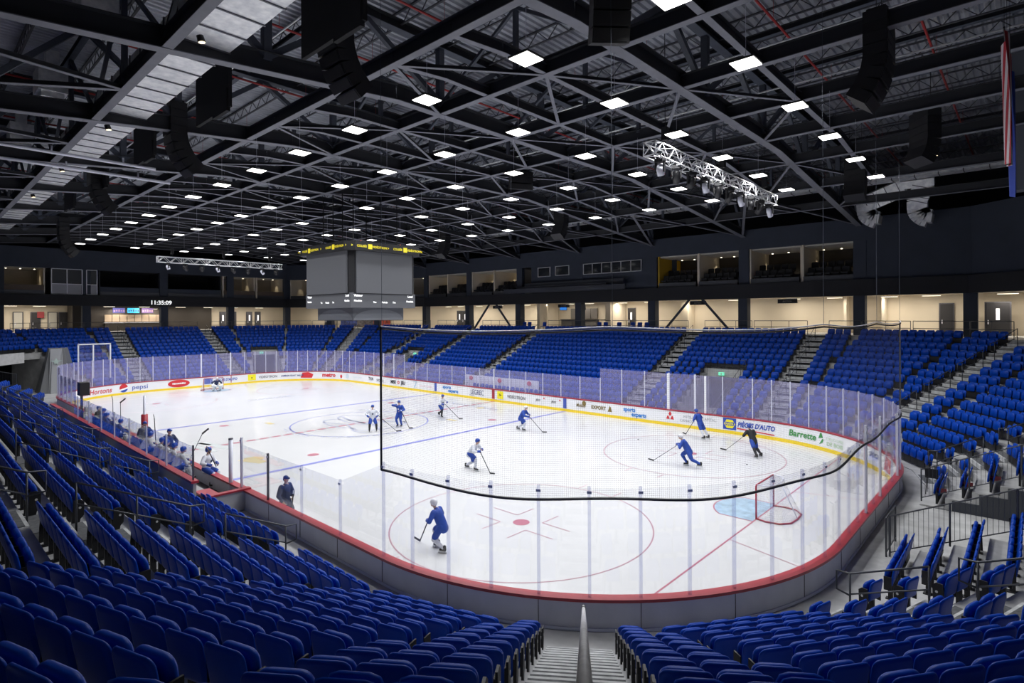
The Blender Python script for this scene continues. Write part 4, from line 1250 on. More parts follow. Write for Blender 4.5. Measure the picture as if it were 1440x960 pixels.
# ============================================================ FLAGS at the right edge
def flag(x, y, z0, z1, w, mt, label):
    t = thing('flag', label, 'flag', (x, y, z1))
    n, k = 26, 14; vs = []
    for j in range(k + 1):
        for i in range(n + 1):
            u = i / n; v = j / k
            vs.append((x + .10 * math.sin(u * 9 + v * 2.2) * (1 - .3 * v) + .05 * v, y + u * w, z1 - (z1 - z0) * v * (1 - .12 * u) - .1 * u))
    fs = []
    for j in range(k):
        for i in range(n):
            a = j * (n + 1) + i; fs.append((a, a + 1, a + n + 2, a + n + 1))
    m = MB(); m.add(vs, fs)
    if isinstance(mt, list):
        for q in range(len(m.f)):
            j, i = divmod(q, n)
            m.mi[q] = 0 if (i * 13 // n) % 2 == 0 else 1
    rel(t, m.build('cloth', mt, smooth=True))
    m = MB(); m.tube([(x, y - .1, z1 + .03), (x, y + w + .1, z1 + .03)], .025, 6); m.tube([(x, y, z1), (x, y, 18.3)], .006, 4); m.tube([(x, y + w, z1), (x, y + w, 18.3)], .006, 4)
    rel(t, m.build('flag_bar', M_black))
F_r = mat('flag_red_cloth', (.42, .02, .035), .8, noise=.1); F_w = mat('flag_white_cloth', (.6, .58, .6), .8); F_b = mat('flag_blue_cloth', (.02, .05, .32), .8)
flag(34.0, -3.2, 11.0, 14.3, 1.9, [F_r, F_w, F_b], 'red and white striped flag hanging at the upper right edge')
flag(34.05, -1.25, 10.45, 13.9, .9, F_b, 'blue flag hanging behind the striped flag at the right edge')
# ============================================================ COLUMNS, CONCOURSE AND SUITES
# local frames: F(u, d, z) with u to the right as seen from the ice, d outwards
def FS(u, d, z): return (u, 26.5 + d, z)
def FE(u, d, z): return (-43.7 - d, u, z)
_a, _b = Vector((-43.7, 15.5)), Vector((-26.3, 26.5)); _t = (_b - _a).normalized(); _n = Vector((-_t.y, _t.x))
def FC(u, d, z):
    p = _a + _t * u + _n * d; return (p.x, p.y, z)
def lbox(m, F, u0, u1, d0, d1, z0, z1):
    P = [F(u0, d0, 0), F(u1, d0, 0), F(u1, d1, 0), F(u0, d1, 0)]
    return m.prism([(p[0], p[1]) for p in P], z0, z1)
def place(name, mt, F, u0, u1, d0, d1, z0, z1, label, cat, group=None, kind=None):
    m = MB(); lbox(m, F, u0, u1, d0, d1, z0, z1)
    return tag(m.build(name, mt), label, cat, group, kind)
cols = [('far side', FS, u) for u in (31.4, 24.95, 16.4, 7.85, -.7, -9.2, -17.75, -26.3)] + [('left corner', FC, 6.6), ('left corner', FC, 13.6)] + [('far end', FE, u) for u in (15.5, 7.9, .2, -7.4, -14.6)]
for n_, (nm, F, u) in enumerate(cols):
    t = thing('concourse_column', 'dark slate square column on the concourse edge, %s counted from the right' % nth(n_ + 1), 'column', F(u, -.2, 5.8), 0, 'concourse columns')
    m = MB(); lbox(m, F, u - .38, u + .38, -.32, .42, 5.8, 8.74); rel(t, m.build('shaft', M_wall))
    m = MB(); lbox(m, F, u - .42, u + .42, -.05, .40, 9.92, 12.84); rel(t, m.build('upper_shaft', M_wall))
for n_, (u0, u1) in enumerate([(8.4, 15.9), (-17.3, -9.7)]):
    c = (u0 + u1) / 2
    for sgn, nm in ((-1, 'left'), (1, 'right')):
        m = MB(); m.beam((c + sgn * .6, 26.4, 8.75), (c + sgn * 3.2, 26.4, 5.85), .17, .17)
        tag(m.build('steel_brace', M_wall), 'sloping dark steel brace, %s leg of the %s pair on the far concourse' % (nm, 'right-hand' if n_ == 0 else 'left-hand'), 'brace', 'sloping concourse braces')
# hanging direction signs
for n_, (F, u, d) in enumerate([(FS, 12.1, .4), (FS, 19.6, .8), (FS, -3.8, 1.2), (FS, -13.4, .6)]):
    t = thing('hanging_sign', 'small dark direction sign hanging over the far concourse, %s' % ['above the right brace pair', 'left of the cream alcove', 'by the bar counter', 'above the left brace pair'][n_], 'sign', F(u, d, 8.3), 0, 'hanging signs')
    m = MB(); lbox(m, F, u - .75, u + .75, d, d + .12, 8.28, 8.62); rel(t, m.build('sign_box', M_fascia))
    vs, fs = text_geo('SECTION', .17, 0); m = MB(); m.add([F(u + v[0], d - .01, 8.38 + v[1]) for v in vs], fs); rel(t, m.build('lettering', mat('sign_grey_text', (.3, .3, .3), .6)))
# warm ceiling fixtures with their own light
wl = bpy.data.lights.new('concourse_lamp', 'AREA'); wl.shape = 'RECTANGLE'; wl.size = 1.1; wl.size_y = .12; wl.energy = WARM_LAMP; wl.color = (1, .90, .76)
def fixture(F, u, d, z, label, grp, energy=None, rz=0.):
    p = F(u, d, z)
    t = thing('ceiling_fixture', label, 'ceiling light', p, rz, grp)
    m = MB(); m.box((0, 0, 0), (1.15, .14, .06)); link('housing', m.mesh('housing', M_alu), t)
    m = MB(); m.box((0, 0, -.035), (1.1, .11, .012)); link('diffuser', m.mesh('diffuser', M_ledwarm), t)
    o = bpy.data.objects.new('lamp', energy or wl); COL.objects.link(o); o.parent = t; o.location = (0, 0, -.05)
for n_, u in enumerate([28.9, 26.2, 22.5, 19.2, 14.3, 10.0, 5.6, 2.2, -1.8, -4.8, -8.4, -11.4, -15.6, -19.8, -23.0, -26.0]):
    fixture(FS, u, 3.3 + .4 * (n_ % 2), 8.72, 'long warm ceiling light on the far concourse, %s from the right' % nth(n_ + 1), 'warm concourse lights')
for n_, u in enumerate([33.2, 36.4]):
    fixture(FS, u, 2.6, 8.72, 'long warm ceiling light in the right corner of the concourse, %s one' % ('left' if n_ == 0 else 'right'), 'warm concourse lights')
for n_, u in enumerate([2.5, 7.5, 12.0, 17]):
    fixture(FC, u, 3.0, 8.72, 'long warm ceiling light behind the scoreboard on the corner concourse, %s from the left' % nth(n_ + 1), 'warm concourse lights', rz=R(32))
for n_, u in enumerate([-13.4, -11.0, -4.6, -1.0, 3.0, 6.3, 9.5, 13.0]):
    fixture(FE, u, 3.2, 8.72, 'long warm ceiling light on the far end concourse, %s from the left' % nth(n_ + 1), 'warm concourse lights', rz=R(90))

wl2 = bpy.data.lights.new('near_concourse_lamp', 'AREA'); wl2.shape = 'RECTANGLE'; wl2.size = 1.1; wl2.size_y = .12; wl2.energy = 60; wl2.spread = R(95); wl2.color = (1, .93, .82)
for n_, (x, y) in enumerate([(35.3, -23.25), (40.0, -21.6)]):
    fixture(lambda u, d, z: (u, d, z), x, y, 8.72, 'long ceiling light on the near corner concourse, %s the camera' % ['behind', 'right of'][n_], 'near concourse lights', rz=R(25), energy=wl2)
# doors, counters and partitions on the concourse
def door(F, u0, u1, d, z1, mt, label, grp=None, windows=1, n=1):
    t = thing('concourse_door', label, 'door', F((u0 + u1) / 2, d, 5.8), 0, grp)
    m = MB(); lbox(m, F, u0 - .07, u1 + .07, d - .03, d + .06, 5.8, z1 + .08); rel(t, m.build('door_frame', M_aludark))
    w = (u1 - u0) / n
    for i in range(n):
        m = MB(); lbox(m, F, u0 + i * w + .02, u0 + (i + 1) * w - .02, d - .08, d, 5.82, z1); lf = rel(t, m.build('door_leaf', mt))
        if windows:
            cx = u0 + (i + .5) * w; m = MB(); lbox(m, F, cx - .1, cx + .1, d - .095, d - .03, 6.9, 7.7); o = m.build('door_window', mat('lit_door_window', (.8, .8, .8), .4, emit=(.95, .95, 1), es=.8)); rel(t, o)
        m = MB(); lbox(m, F, u0 + i * w + .1, u0 + i * w + .16, d - .13, d - .07, 6.6, 6.9); rel(t, m.build('door_handle', M_alu))
M_ddark = mat('dark_door', (.03, .03, .035), .5); M_dwhite = mat('pale_door', (.6, .58, .52), .5)
door(FS, -26.2, -23.9, 5.5, 8.1, M_ddark, 'dark double door with two lit windows right of the scoreboard', n=2)
door(FS, 1.8, 2.6, 5.5, 8.1, M_ddark, 'narrow dark door with a small window on the far concourse')
door(FS, 29.2, 30.0, 5.5, 8.1, M_ddark, 'tall plain dark door left of the rightmost column', windows=0)
door(FS, 32.0, 33.3, 3.5, 8.1, M_ddark, 'dark door with a bright window at the right end of the concourse')
for n_, u in enumerate([-12.9, -11.4, -9.9, -8.9]):
    door(FE, u, u + .75, 5.5, 8.0, M_dwhite if n_ % 2 == 0 else M_ddark, 'door at the left end of the far concourse, %s from the left' % nth(n_ + 1), 'far end doors', windows=0)
for n_, u in enumerate([8.6, 10.0, 12.2, 13.4]):
    door(FE, u, u + .7, 5.5, 8.1, M_aludark, 'glazed dark door on the far end concourse left of the scoreboard, %s from the left' % nth(n_ + 1), 'glazed far end doors', windows=1)
place('partition_wall', M_cream, FS, 22.9, 23.1, 4.4, 5.5, 5.8, 8.85, 'cream partition wall beside the third column from the right', 'wall')
place('partition_wall', M_cream, FS, 25.6, 25.8, 4.2, 5.5, 5.8, 8.85, 'cream partition wall just right of the second column from the right', 'wall')
place('partition_wall', M_cream, FS, 8.7, 9.4, 4.0, 5.5, 5.8, 8.85, 'cream wall stub beside the left leg of the right brace pair', 'wall')
place('partition_wall', M_cream, FS, .9, 1.5, 2.4, 5.5, 5.8, 8.85, 'cream wall stub left of the narrow dark door', 'wall')
place('partition_wall', M_cream, FS, -8.3, -7.9, 2.0, 5.5, 5.8, 8.85, 'cream wall stub left of the bar counter', 'wall')
M_dk2 = mat('dark_brown_panel', (.05, .042, .036), .6)
place('dark_wall_panel', M_dk2, FE, -7.4, 7.4, 5.2, 5.5, 5.8, 8.85, 'dark brown back wall around the snack bar at the far end', 'wall')
place('dark_wall_panel', M_dk2, FE, -8.2, -7.0, 2.4, 5.3, 5.8, 8.85, 'dark wall return left of the snack bar', 'wall')
# snack bar at the far end
t = thing('snack_bar', 'lit snack bar counter with shutters under three menu screens at the far end', 'snack bar', FE(-1.5, 4.6, 5.8))
m = MB(); lbox(m, FE, -4.8, 1.6, 4.3, 4.9, 5.8, 6.75); rel(t, m.build('counter', M_dk2))
m = MB(); lbox(m, FE, -4.9, 1.7, 4.2, 5.0, 6.75, 6.82); rel(t, m.build('counter_top', M_alu))
for i in range(8):
    m = MB(); lbox(m, FE, -4.7 + i * .78, -4.7 + i * .78 + .72, 5.0, 5.08, 6.9, 7.75); rel(t, m.build('back_panel', mat('snack_bar_panel', (.42, .33, .24), .4)))
fixture(FE, -3.4, 4.6, 8.5, 'warm light over the left half of the snack bar', 'snack bar lights', rz=R(90))
fixture(FE, .2, 4.6, 8.5, 'warm light over the right half of the snack bar', 'snack bar lights', rz=R(90))
for n_, (u0, u1, c) in enumerate([(-4.1, -2.8, (.10, .10, .30)), (-2.6, -1.3, (.05, .45, .75)), (-1.1, .2, (.16, .10, .25))]):
    s_ = thing('menu_screen', 'lit %s menu screen above the snack bar' % ['dark blue left', 'bright light-blue middle', 'dark purple right'][n_], 'screen', FE((u0 + u1) / 2, 4.1, 7.95), 0, 'menu screens')
    m = MB(); lbox(m, FE, u0, u1, 4.1, 4.16, 7.95, 8.6); rel(s_, m.build('screen_body', M_black))
    m = MB(); lbox(m, FE, u0 + .03, u1 - .03, 4.085, 4.1, 7.98, 8.57); rel(s_, m.build('screen_picture', mat('menu_picture_%s' % n_, c, .4, emit=c, es=1.2)))
    m = MB()
    for i in range(5): lbox(m, FE, u0 + .12 + i * .24, u0 + .26 + i * .24, 4.07, 4.085, 8.1 + .06 * (i % 2), 8.3 + .05 * (i % 3))
    rel(s_, m.build('screen_pattern', mat('menu_detail_%s' % n_, [(.5, .3, .4), (.1, .15, .3), (.6, .4, .4)][n_], .5, emit=[(.5, .3, .4), (.02, .05, .15), (.6, .4, .4)][n_], es=.5)))
# bar on the far side
t = thing('bar_counter', 'grey bar counter with metal shutters on the far concourse', 'bar counter', FS(-3.5, 4.4, 5.8))
m = MB(); lbox(m, FS, -6.3, -1.4, 4.0, 4.6, 5.8, 6.9); rel(t, m.build('counter', mat('grey_counter', (.16, .15, .14), .5)))
m = MB(); lbox(m, FS, -6.4, 1.0, 3.9, 4.7, 6.9, 6.96); rel(t, m.build('counter_top', M_dk2))
for i in range(4):
    m = MB(); lbox(m, FS, -5.9 + i * .95, -5.0 + i * .95, 5.3, 5.4, 7.0, 8.2); rel(t, m.build('shutter', mat('grey_shutter', (.28, .26, .24), .35, .5)))
for n_, (u, c) in enumerate([(-5.6, (.03, .2, .7)), (-3.0, (.12, .16, .25))]):
    s_ = thing('wall_screen', '%s screen above the bar counter on the far concourse' % ['lit blue', 'dull grey-blue'][n_], 'screen', FS(u, 3.5, 8.0), 0, 'bar screens')
    m = MB(); lbox(m, FS, u - .5, u + .5, 3.5, 3.58, 8.0, 8.6); rel(s_, m.build('screen_body', M_black))
    m = MB(); lbox(m, FS, u - .46, u + .46, 3.48, 3.5, 8.03, 8.57); rel(s_, m.build('screen_picture', mat('bar_picture_%s' % n_, c, .4, emit=c, es=.9)))
# mural and club shop at the corner
t = thing('wall_mural', 'blue, grey and red hockey mural on the concourse wall left of the scoreboard base', 'mural', FC(6, 5.4, 6))
cs = [(.04, .06, .20), (.10, .09, .10), (.30, .05, .03)]
for i in range(3):
    m = MB(); lbox(m, FC, 5.4 + i * 2.6, 8.0 + i * 2.6, 5.3, 5.38, 6.0, 8.0); rel(t, m.build('mural_panel', mat('mural_%d' % i, cs[i], .6, noise=.8, nscale=3)))
m = MB(); lbox(m, FC, 2.6, 5.2, 5.3, 5.4, 8.05, 8.5); tag(m.build('shop_sign', mat('navy_sign', (.03, .04, .12), .5)), 'navy shop sign on the corner concourse left of the mural', 'sign')
m = MB(); lbox(m, FC, 6.0, 12.6, 5.3, 5.4, 8.2, 8.6); tag(m.build('wall_sign', mat('pale_sign', (.45, .42, .38), .5)), 'pale long sign above the mural left of the scoreboard base', 'sign')
door(FC, 3.0, 4.4, 5.2, 7.9, M_ddark, 'dark shop doorway left of the mural', n=2)
# red framed posters near the left doors
m = MB(); lbox(m, FE, -10.9, -10.3, 5.30, 5.34, 7.4, 8.1); tag(m.build('poster', mat('red_poster', (.35, .04, .05), .5)), 'small red poster between the doors at the left end of the concourse', 'poster')

# clock on the fascia
t = thing('digital_clock', 'white lit digital clock reading 11:35:09 on the far end fascia', 'clock', FE(-.2, -.4, 9.0))
m = MB(); lbox(m, FE, -2.1, 1.7, -.45, -.36, 8.85, 9.5); rel(t, m.build('clock_case', M_black))
vs, fs = text_geo('11:35:09', .66, .014); m = MB(); m.add([FE(-.2 + v[0], -.46, 8.95 + v[1]) for v in vs], fs); rel(t, m.build('clock_digits', M_wtxt))

# ---- suites: partitions, low wall, dark seats
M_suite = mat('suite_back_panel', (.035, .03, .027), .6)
M_sseat = mat('black_upholstery', (.014, .014, .016), .6)
dl = bpy.data.lights.new('downlight', 'SPOT'); dl.energy = 60; dl.spot_size = R(75); dl.spot_blend = .6; dl.color = (1, .85, .62); dl.shadow_soft_size = .05
def suite(F, u0, u1, label, kind, rz, nseat, side):
    t = thing('suite_box', label, 'suite', F((u0 + u1) / 2, 2.5, 9.92), 0, 'open suites above the concourse')
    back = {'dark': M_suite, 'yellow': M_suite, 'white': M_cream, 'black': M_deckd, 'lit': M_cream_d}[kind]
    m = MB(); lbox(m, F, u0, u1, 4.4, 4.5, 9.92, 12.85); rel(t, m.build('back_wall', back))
    pw = M_cream if kind != 'black' else M_fascia
    m = MB(); lbox(m, F, u0 - .02, u0 + .12, .1, 4.4, 9.92, 12.85); rel(t, m.build('side_wall', mat('mustard_wall', (.55, .34, .02), .6) if kind == 'yellow' else pw))
    m = MB(); lbox(m, F, u1 - .12, u1 + .02, .4, 4.4, 9.92, 12.85); rel(t, m.build('side_wall', pw))
    m = MB(); lbox(m, F, u0, u1, .3, 4.4, 12.72, 12.85); rel(t, m.build('suite_ceiling', M_ceil if kind != 'black' else M_fascia))
    if kind in ('dark', 'yellow', 'white', 'lit'):
        for i in range(3):
            p = F(u0 + (u1 - u0) * (i + .5) / 3, 3.7 if kind != 'lit' else 2.5, 12.68)
            m = MB(); m.tube([(p[0], p[1], 12.72), (p[0], p[1], 12.69)], .07, 10); rel(t, m.build('downlight_lens', M_ledwarm))
            o = bpy.data.objects.new('downlight_lamp', dl); COL.objects.link(o); o.location = (p[0], p[1], 12.66); rel(t, o)
    if nseat:
        n = int((u1 - u0 - .5) / .6)
        for rw in range(2):
            for i in range(n):
                sloc = F(u0 + .55 + i * .6, 1.55 - rw * .95, 9.92 + .5 * (1 - rw) + .25)
                q = dup(sproto, sloc, rz, 'black padded seat, %s from left, %s row, %s' % (nth(i + 1), ['back', 'front'][rw], side), 'black suite seats') if sproto['used'] else sproto
                if q is sproto:
                    q.location = sloc; q.rotation_euler = (0, 0, rz); q['label'] = 'black padded seat, %s from left, %s row, %s' % (nth(i + 1), ['back', 'front'][rw], side); q['used'] = 1
        m = MB(); lbox(m, F, u0 + .15, u1 - .15, .95, 2.2, 9.92, 10.65); lbox(m, F, u0 + .15, u1 - .15, .1, .95, 9.92, 10.15); rel(t, m.build('seat_platform', M_fascia))
    m = MB(); lbox(m, F, u0 + .1, u1 - .1, .0, .06, 9.92, 10.35); rel(t, m.build('front_rail', M_rail))
def mk_sseat():
    t = thing('upholstered_chair', 'x', 'seat', (0, 0, 0), 0, 'black suite seats')
    m = MB(); panel(m, .54, .62, .09, 0, .28, .08, .02, n=3); link('backrest', m.mesh('backrest', M_sseat, True), t)
    m = MB(); m.box((0, .26, .36), (.50, .48, .12)); link('seat_cushion', m.mesh('seat_cushion', M_sseat), t)
    m = MB(); m.box((.28, .18, .42), (.05, .40, .06)); m.box((0, .2, .12), (.4, .3, .28)); link('arm_and_base', m.mesh('arm_and_base', M_seatb), t)
    return t
sproto = mk_sseat(); kids(sproto); sproto['used'] = 0
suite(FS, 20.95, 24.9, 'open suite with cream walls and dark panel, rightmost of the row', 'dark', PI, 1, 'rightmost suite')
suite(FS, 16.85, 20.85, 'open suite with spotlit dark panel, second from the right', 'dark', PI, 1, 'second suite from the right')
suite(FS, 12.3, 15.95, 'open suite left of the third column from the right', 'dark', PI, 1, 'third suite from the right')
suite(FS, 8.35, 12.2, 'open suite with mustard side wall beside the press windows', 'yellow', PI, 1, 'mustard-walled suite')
for n_, (a, b) in enumerate([(-13.5, -9.7), (-17.3, -13.6), (-22.0, -18.2), (-25.8, -22.1)]):
    suite(FS, a, b, 'open white-walled suite right of the scoreboard, %s from the right' % nth(n_ + 1), 'white', PI, 1, '%s white suite from right' % nth(n_ + 1))
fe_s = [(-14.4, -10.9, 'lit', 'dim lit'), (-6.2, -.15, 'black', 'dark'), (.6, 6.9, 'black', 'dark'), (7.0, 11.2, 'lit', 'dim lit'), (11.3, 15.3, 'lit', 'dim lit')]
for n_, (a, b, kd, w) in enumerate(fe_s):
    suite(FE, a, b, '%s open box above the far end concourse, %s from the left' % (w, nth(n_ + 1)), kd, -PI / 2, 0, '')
    t = place('box_front', M_wall if kd == 'black' else mat('brown_box_front', (.12, .085, .06), .6), FE, a + .1, b - .1, .1, .25, 9.92, 10.9, 'low front wall of the %s from the left far end box' % nth(n_ + 1), 'parapet', 'far end parapets')
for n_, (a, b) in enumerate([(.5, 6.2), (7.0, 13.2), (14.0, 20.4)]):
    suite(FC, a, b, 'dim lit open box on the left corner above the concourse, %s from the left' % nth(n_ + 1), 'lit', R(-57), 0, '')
# framed glass rooms at the far end
for n_, (a, b, c) in enumerate([(-10.4, -7.75, 2), (-7.35, -6.4, 1)]):
    t = thing('glazed_room', '%s white-framed glass room front at the far end above the concourse' % ['wide two-pane', 'narrow one-pane'][n_], 'glazed front', FE((a + b) / 2, 0, 9.95), 0, 'glazed far end rooms')
    m = MB()
    for z in (9.95, 11.05, 12.68): lbox(m, FE, a, b, -.06, .06, z, z + .07)
    for i in range(c + 1): u = a + (b - a) * i / c; lbox(m, FE, u - .04, u + .04, -.06, .06, 9.95, 12.7)
    rel(t, m.build('frame', M_boardi))
    m = MB(); lbox(m, FE, a, b, -.01, .01, 11.1, 12.7); rel(t, m.build('upper_glass', mat('dark_room_glass', (.03, .035, .045), .15)))
    m = MB(); lbox(m, FE, a, b, -.02, .02, 10.0, 11.06); rel(t, m.build('lower_panel', mat('grey_room_panel', (.36, .37, .40), .4)))
# press wall with white framed windows and desk parapet
m = MB(); m.box((.4, 26.7, 11.38), (15.7, .3, 2.94)); tag(m.build('wall_press_front', M_wall), kind='structure')
def window(F, u0, u1, z0, z1, n, label, grp, d=-.0):
    t = thing('framed_window', label, 'window', F((u0 + u1) / 2, d, z0), 0, grp)
    m = MB()
    for z in (z0, z1 - .06): lbox(m, F, u0, u1, d - .06, d + .04, z, z + .06)
    for i in range(n + 1): u = u0 + (u1 - u0) * i / n; lbox(m, F, u - .035, u + .035, d - .06, d + .04, z0, z1)
    rel(t, m.build('window_frame', mat('white_window_frame', (.6, .6, .6), .5)))
    for i in range(n):
        a = u0 + (u1 - u0) * i / n + .035; b = u0 + (u1 - u0) * (i + 1) / n - .035
        m = MB(); lbox(m, F, a, b, d - .01, d + .03, z0 + .06, z1 - .06); rel(t, m.build('pane', mat('dark_window_glass', (.02, .024, .03), .08)))
window(FS, -6.4, -4.7, 11.68, 12.72, 1, 'white-framed dark window, left of the two single press windows', 'single press windows', .02)
window(FS, -3.9, -2.1, 11.70, 12.74, 1, 'white-framed dark window, right of the two single press windows', 'single press windows', .02)
window(FS, -.2, 6.6, 11.62, 12.74, 6, 'long white-framed six-pane press window', None, .02)
t = thing('press_desk', 'stepped dark slate press desk below the press windows', 'desk', FS(0, -1, 9.92))
m = MB(); lbox(m, FS, -8.9, 3.2, -.9, -.7, 9.92, 10.6); lbox(m, FS, -8.9, 3.2, -1.0, -.3, 10.56, 10.64); rel(t, m.build('upper_desk', mat('slate_laminate', (.05, .055, .07), .4)))
m = MB(); lbox(m, FS, -8.0, 4.9, -.5, -.35, 10.3, 11.0); lbox(m, FS, -10.4, 5.6, -1.35, -1.2, 9.9, 10.4); rel(t, m.build('front_desk', mat('slate_laminate', (.05, .055, .07), .4)))
# blue concourse chairs
def cchair(x, y, rz, label):
    t = thing('concourse_chair', label, 'chair', (x, y, 5.8), rz, 'blue chairs on the concourse')
    m = MB(); panel(m, .50, .45, .05, -.2, .45, .06, .02, n=3); link('backrest', m.mesh('backrest', M_seat, True), t)
    m = MB(); m.box((0, 0, .44), (.48, .44, .06)); link('seat', m.mesh('seat', M_seat), t)
    for a in (-.2, .2):
        for b in (-.18, .18):
            m = MB(); m.tube([(a, b, 0), (a, b, .42)], .014, 6); link('leg', m.mesh('leg', M_black), t)
for n_, px_ in enumerate([736, 743, 764, 841, 850, 869, 888, 898, 908]):
    u = (px_ - CX) / FOC; d = fw + rt * u; k_ = (25.9 - CAM.y) / d.y
    cchair(CAM.x + d.x * k_, 25.9, PI, 'loose blue chair on the far concourse edge, %s from the left' % nth(n_ + 1))
# people on the concourse edge are too dim to read; the near wall fin at the right edge
m = MB(); m.box((35.3, 12.8, 16.2), (3.2, .8, 6.6)); tag(m.build('wall_fin', mat('grey_fin_paint', (.12, .13, .155), .7)), kind='structure')

# ============================================================ VOMITORIES AND TUNNEL
def vomitory(k, tc, r_back, label, sign=True):
    t = thing('exit_portal', label, 'doorway', (*fpt(k, r_back, tc), .35), 0, 'exit portals under the stands')
    p = lambda r, tt: fpt(k, r, tt)
    def bx(m, r0, r1, t0, t1, z0, z1): m.prism([tuple(p(r0, t0)), tuple(p(r0, t1)), tuple(p(r1, t1)), tuple(p(r1, t0))], z0, z1)
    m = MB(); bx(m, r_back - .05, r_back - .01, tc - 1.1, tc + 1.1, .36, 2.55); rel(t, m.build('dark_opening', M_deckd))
    m = MB(); bx(m, r_back - .12, r_back - .05, tc - 1.25, tc - 1.1, .35, 2.7); bx(m, r_back - .12, r_back - .05, tc + 1.1, tc + 1.25, .35, 2.7); bx(m, r_back - .12, r_back - .05, tc - 1.25, tc + 1.25, 2.55, 2.7)
    rel(t, m.build('portal_frame', M_wall))
    s_ = thing('exit_sign', 'small green lit sign over the ' + label.split(' ', 1)[1], 'exit sign', (*p(r_back - .2, tc + .3), 2.85))
    m = MB(); bx(m, r_back - .2, r_back - .1, tc + .1, tc + .5, 2.85, 3.07); rel(s_, m.build('sign_box', M_green))
    m = MB(); bx(m, r_back - .21, r_back - .2, tc + .26, tc + .32, 2.88, 3.03); bx(m, r_back - .21, r_back - .2, tc + .2, tc + .38, 2.94, 2.97); rel(s_, m.build('sign_figure', M_dwhite))
    # rail round the head of the cut
    g = thing('guard_rail', 'guard rail around the ' + label.split(' ', 1)[1], 'railing', (*p(r_back, tc), rowz(8)), 0, 'guard rails round the exits')
    m = MB()
    for h in (.95, .5):
        a0 = p(R0 - .4, tc - 1.45); a1 = p(r_back, tc - 1.45); b1 = p(r_back, tc + 1.45); b0 = p(R0 - .4, tc + 1.45)
        m.tube([(*a0, rowz(0) + h), (*a1, rowz(8) + h - .2), (*b1, rowz(8) + h - .2), (*b0, rowz(0) + h)], .02, 6)
    rel(g, m.build('rails', M_rail, smooth=True))
    for i in range(7):
        r = R0 - .4 + (r_back - R0 + .4) * i / 6
        for s in (-1.45, 1.45):
            q = p(r, tc + s); z = rowz(0) + (rowz(8) - .2 - rowz(0)) * i / 6
            m = MB(); m.tube([(*q, z - .3), (*q, z + .95)], .016, 6); rel(g, m.build('post', M_rail))
RB = rowr(8) - .55
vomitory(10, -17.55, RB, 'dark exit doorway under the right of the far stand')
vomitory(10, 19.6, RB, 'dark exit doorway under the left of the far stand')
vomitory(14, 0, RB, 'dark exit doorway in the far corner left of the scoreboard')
for i in range(2):       # white gate posts of the glass by the exits
    for x in ((19.0, 16.4)[i],):
        m = MB(); m.box((x, 12.95 + .12, 2.2), (.13, .13, 2.5)); tag(m.build('gate_post', M_boardi), 'thick white gate post in the far side glass, %s of the pair' % ['right', 'left'][i], 'gate post', 'white gate posts')
t = thing('penalty_box_wall', 'white gridded wall with red emblems behind the far glass at the centre line', 'wall panel', (-.6, 14.4, .35))
m = MB(); m.box((-.6, 14.4, 1.12), (9.0, .08, 1.55)); rel(t, m.build('panel', M_boardi))
for i in range(19): m = MB(); m.box((-5.0 + i * .49, 14.35, 1.12), (.02, .03, 1.5)); rel(t, m.build('grid_bar', mat('pale_grid_grey', (.45, .46, .48), .5)))
for x in (-4.3, -.6, 2.9): m = MB(); m.ell((x, 14.33, 1.62), (.26, .03, .2), 10, 6); rel(t, m.build('emblem', T_red))
# white tall frame behind the glass at the far left (zamboni gate)
t = thing('tall_gate_frame', 'tall white goal-like frame standing behind the left end glass', 'gate frame', (-31.4, -9.5, .35))
def pz(q, x): return None
m = MB()
for (x, y) in ((-32.2, -10.1), (-32.2, -8.95), (-32.2, -7.6)): m.box((x, y, 2.6), (.11, .11, 4.5))
m.box((-32.2, -8.85, 4.85), (.11, 2.6, .11)); rel(t, m.build('frame', M_boardi))
m = MB(); m.box((-32.2, -8.85, 3.0), (.01, 2.4, 3.6)); rel(t, m.build('netting_panel', M_glass))

# pillar beside the zamboni entrance
t = thing('concrete_pillar', 'tapered grey concrete pillar with white emblem beside the dark entrance at left', 'pillar', (-34.2, -11.6, .35))
c = Vector((-34.0, -11.4)); dv = Vector((.98, -.2)).normalized(); sv = Vector((.2, .98)).normalized()
def pq(a, b): q = c + dv * a + sv * b; return (q.x, q.y)
def taper(m, a0, a1, w0, w1, z0, z1):
    vs = [(*pq(a0, -w0), z0), (*pq(a1, -w0 * .7), z0), (*pq(a1, w0 * .7), z0), (*pq(a0, w0), z0), (*pq(a0, -w1), z1), (*pq(a1 - .3, -w1 * .7), z1), (*pq(a1 - .3, w1 * .7), z1), (*pq(a0, w1), z1)]
    return m.add(vs, [(0, 3, 2, 1), (4, 5, 6, 7), (0, 1, 5, 4), (1, 2, 6, 5), (2, 3, 7, 6), (3, 0, 4, 7)])
m = MB(); taper(m, -1.2, 1.0, 1.7, .75, .35, 4.5); rel(t, m.build('tapered_shaft', mat('grey_pillar_panel', (.20, .205, .21), .6)))
m = MB(); taper(m, 1.0, 1.25, .55, .42, .35, 4.5); rel(t, m.build('front_slab', mat('pale_pillar_panel', (.45, .46, .47), .6)))
m = MB()
P0 = [(0, .35), (.12, .1), (.5, .12), (.16, -.02), (.1, -.3), (0, -.12), (-.1, -.3), (-.16, -.02), (-.5, .12), (-.12, .1)]
vs = []
for a, b in P0:
    q = c + dv * 1.14 + sv * a; vs.append((q.x, q.y, 3.3 + b))
m.add(vs, [tuple(range(10))]); o = rel(t, m.build('emblem', mat('pale_green_emblem', (.55, .68, .62), .5)))
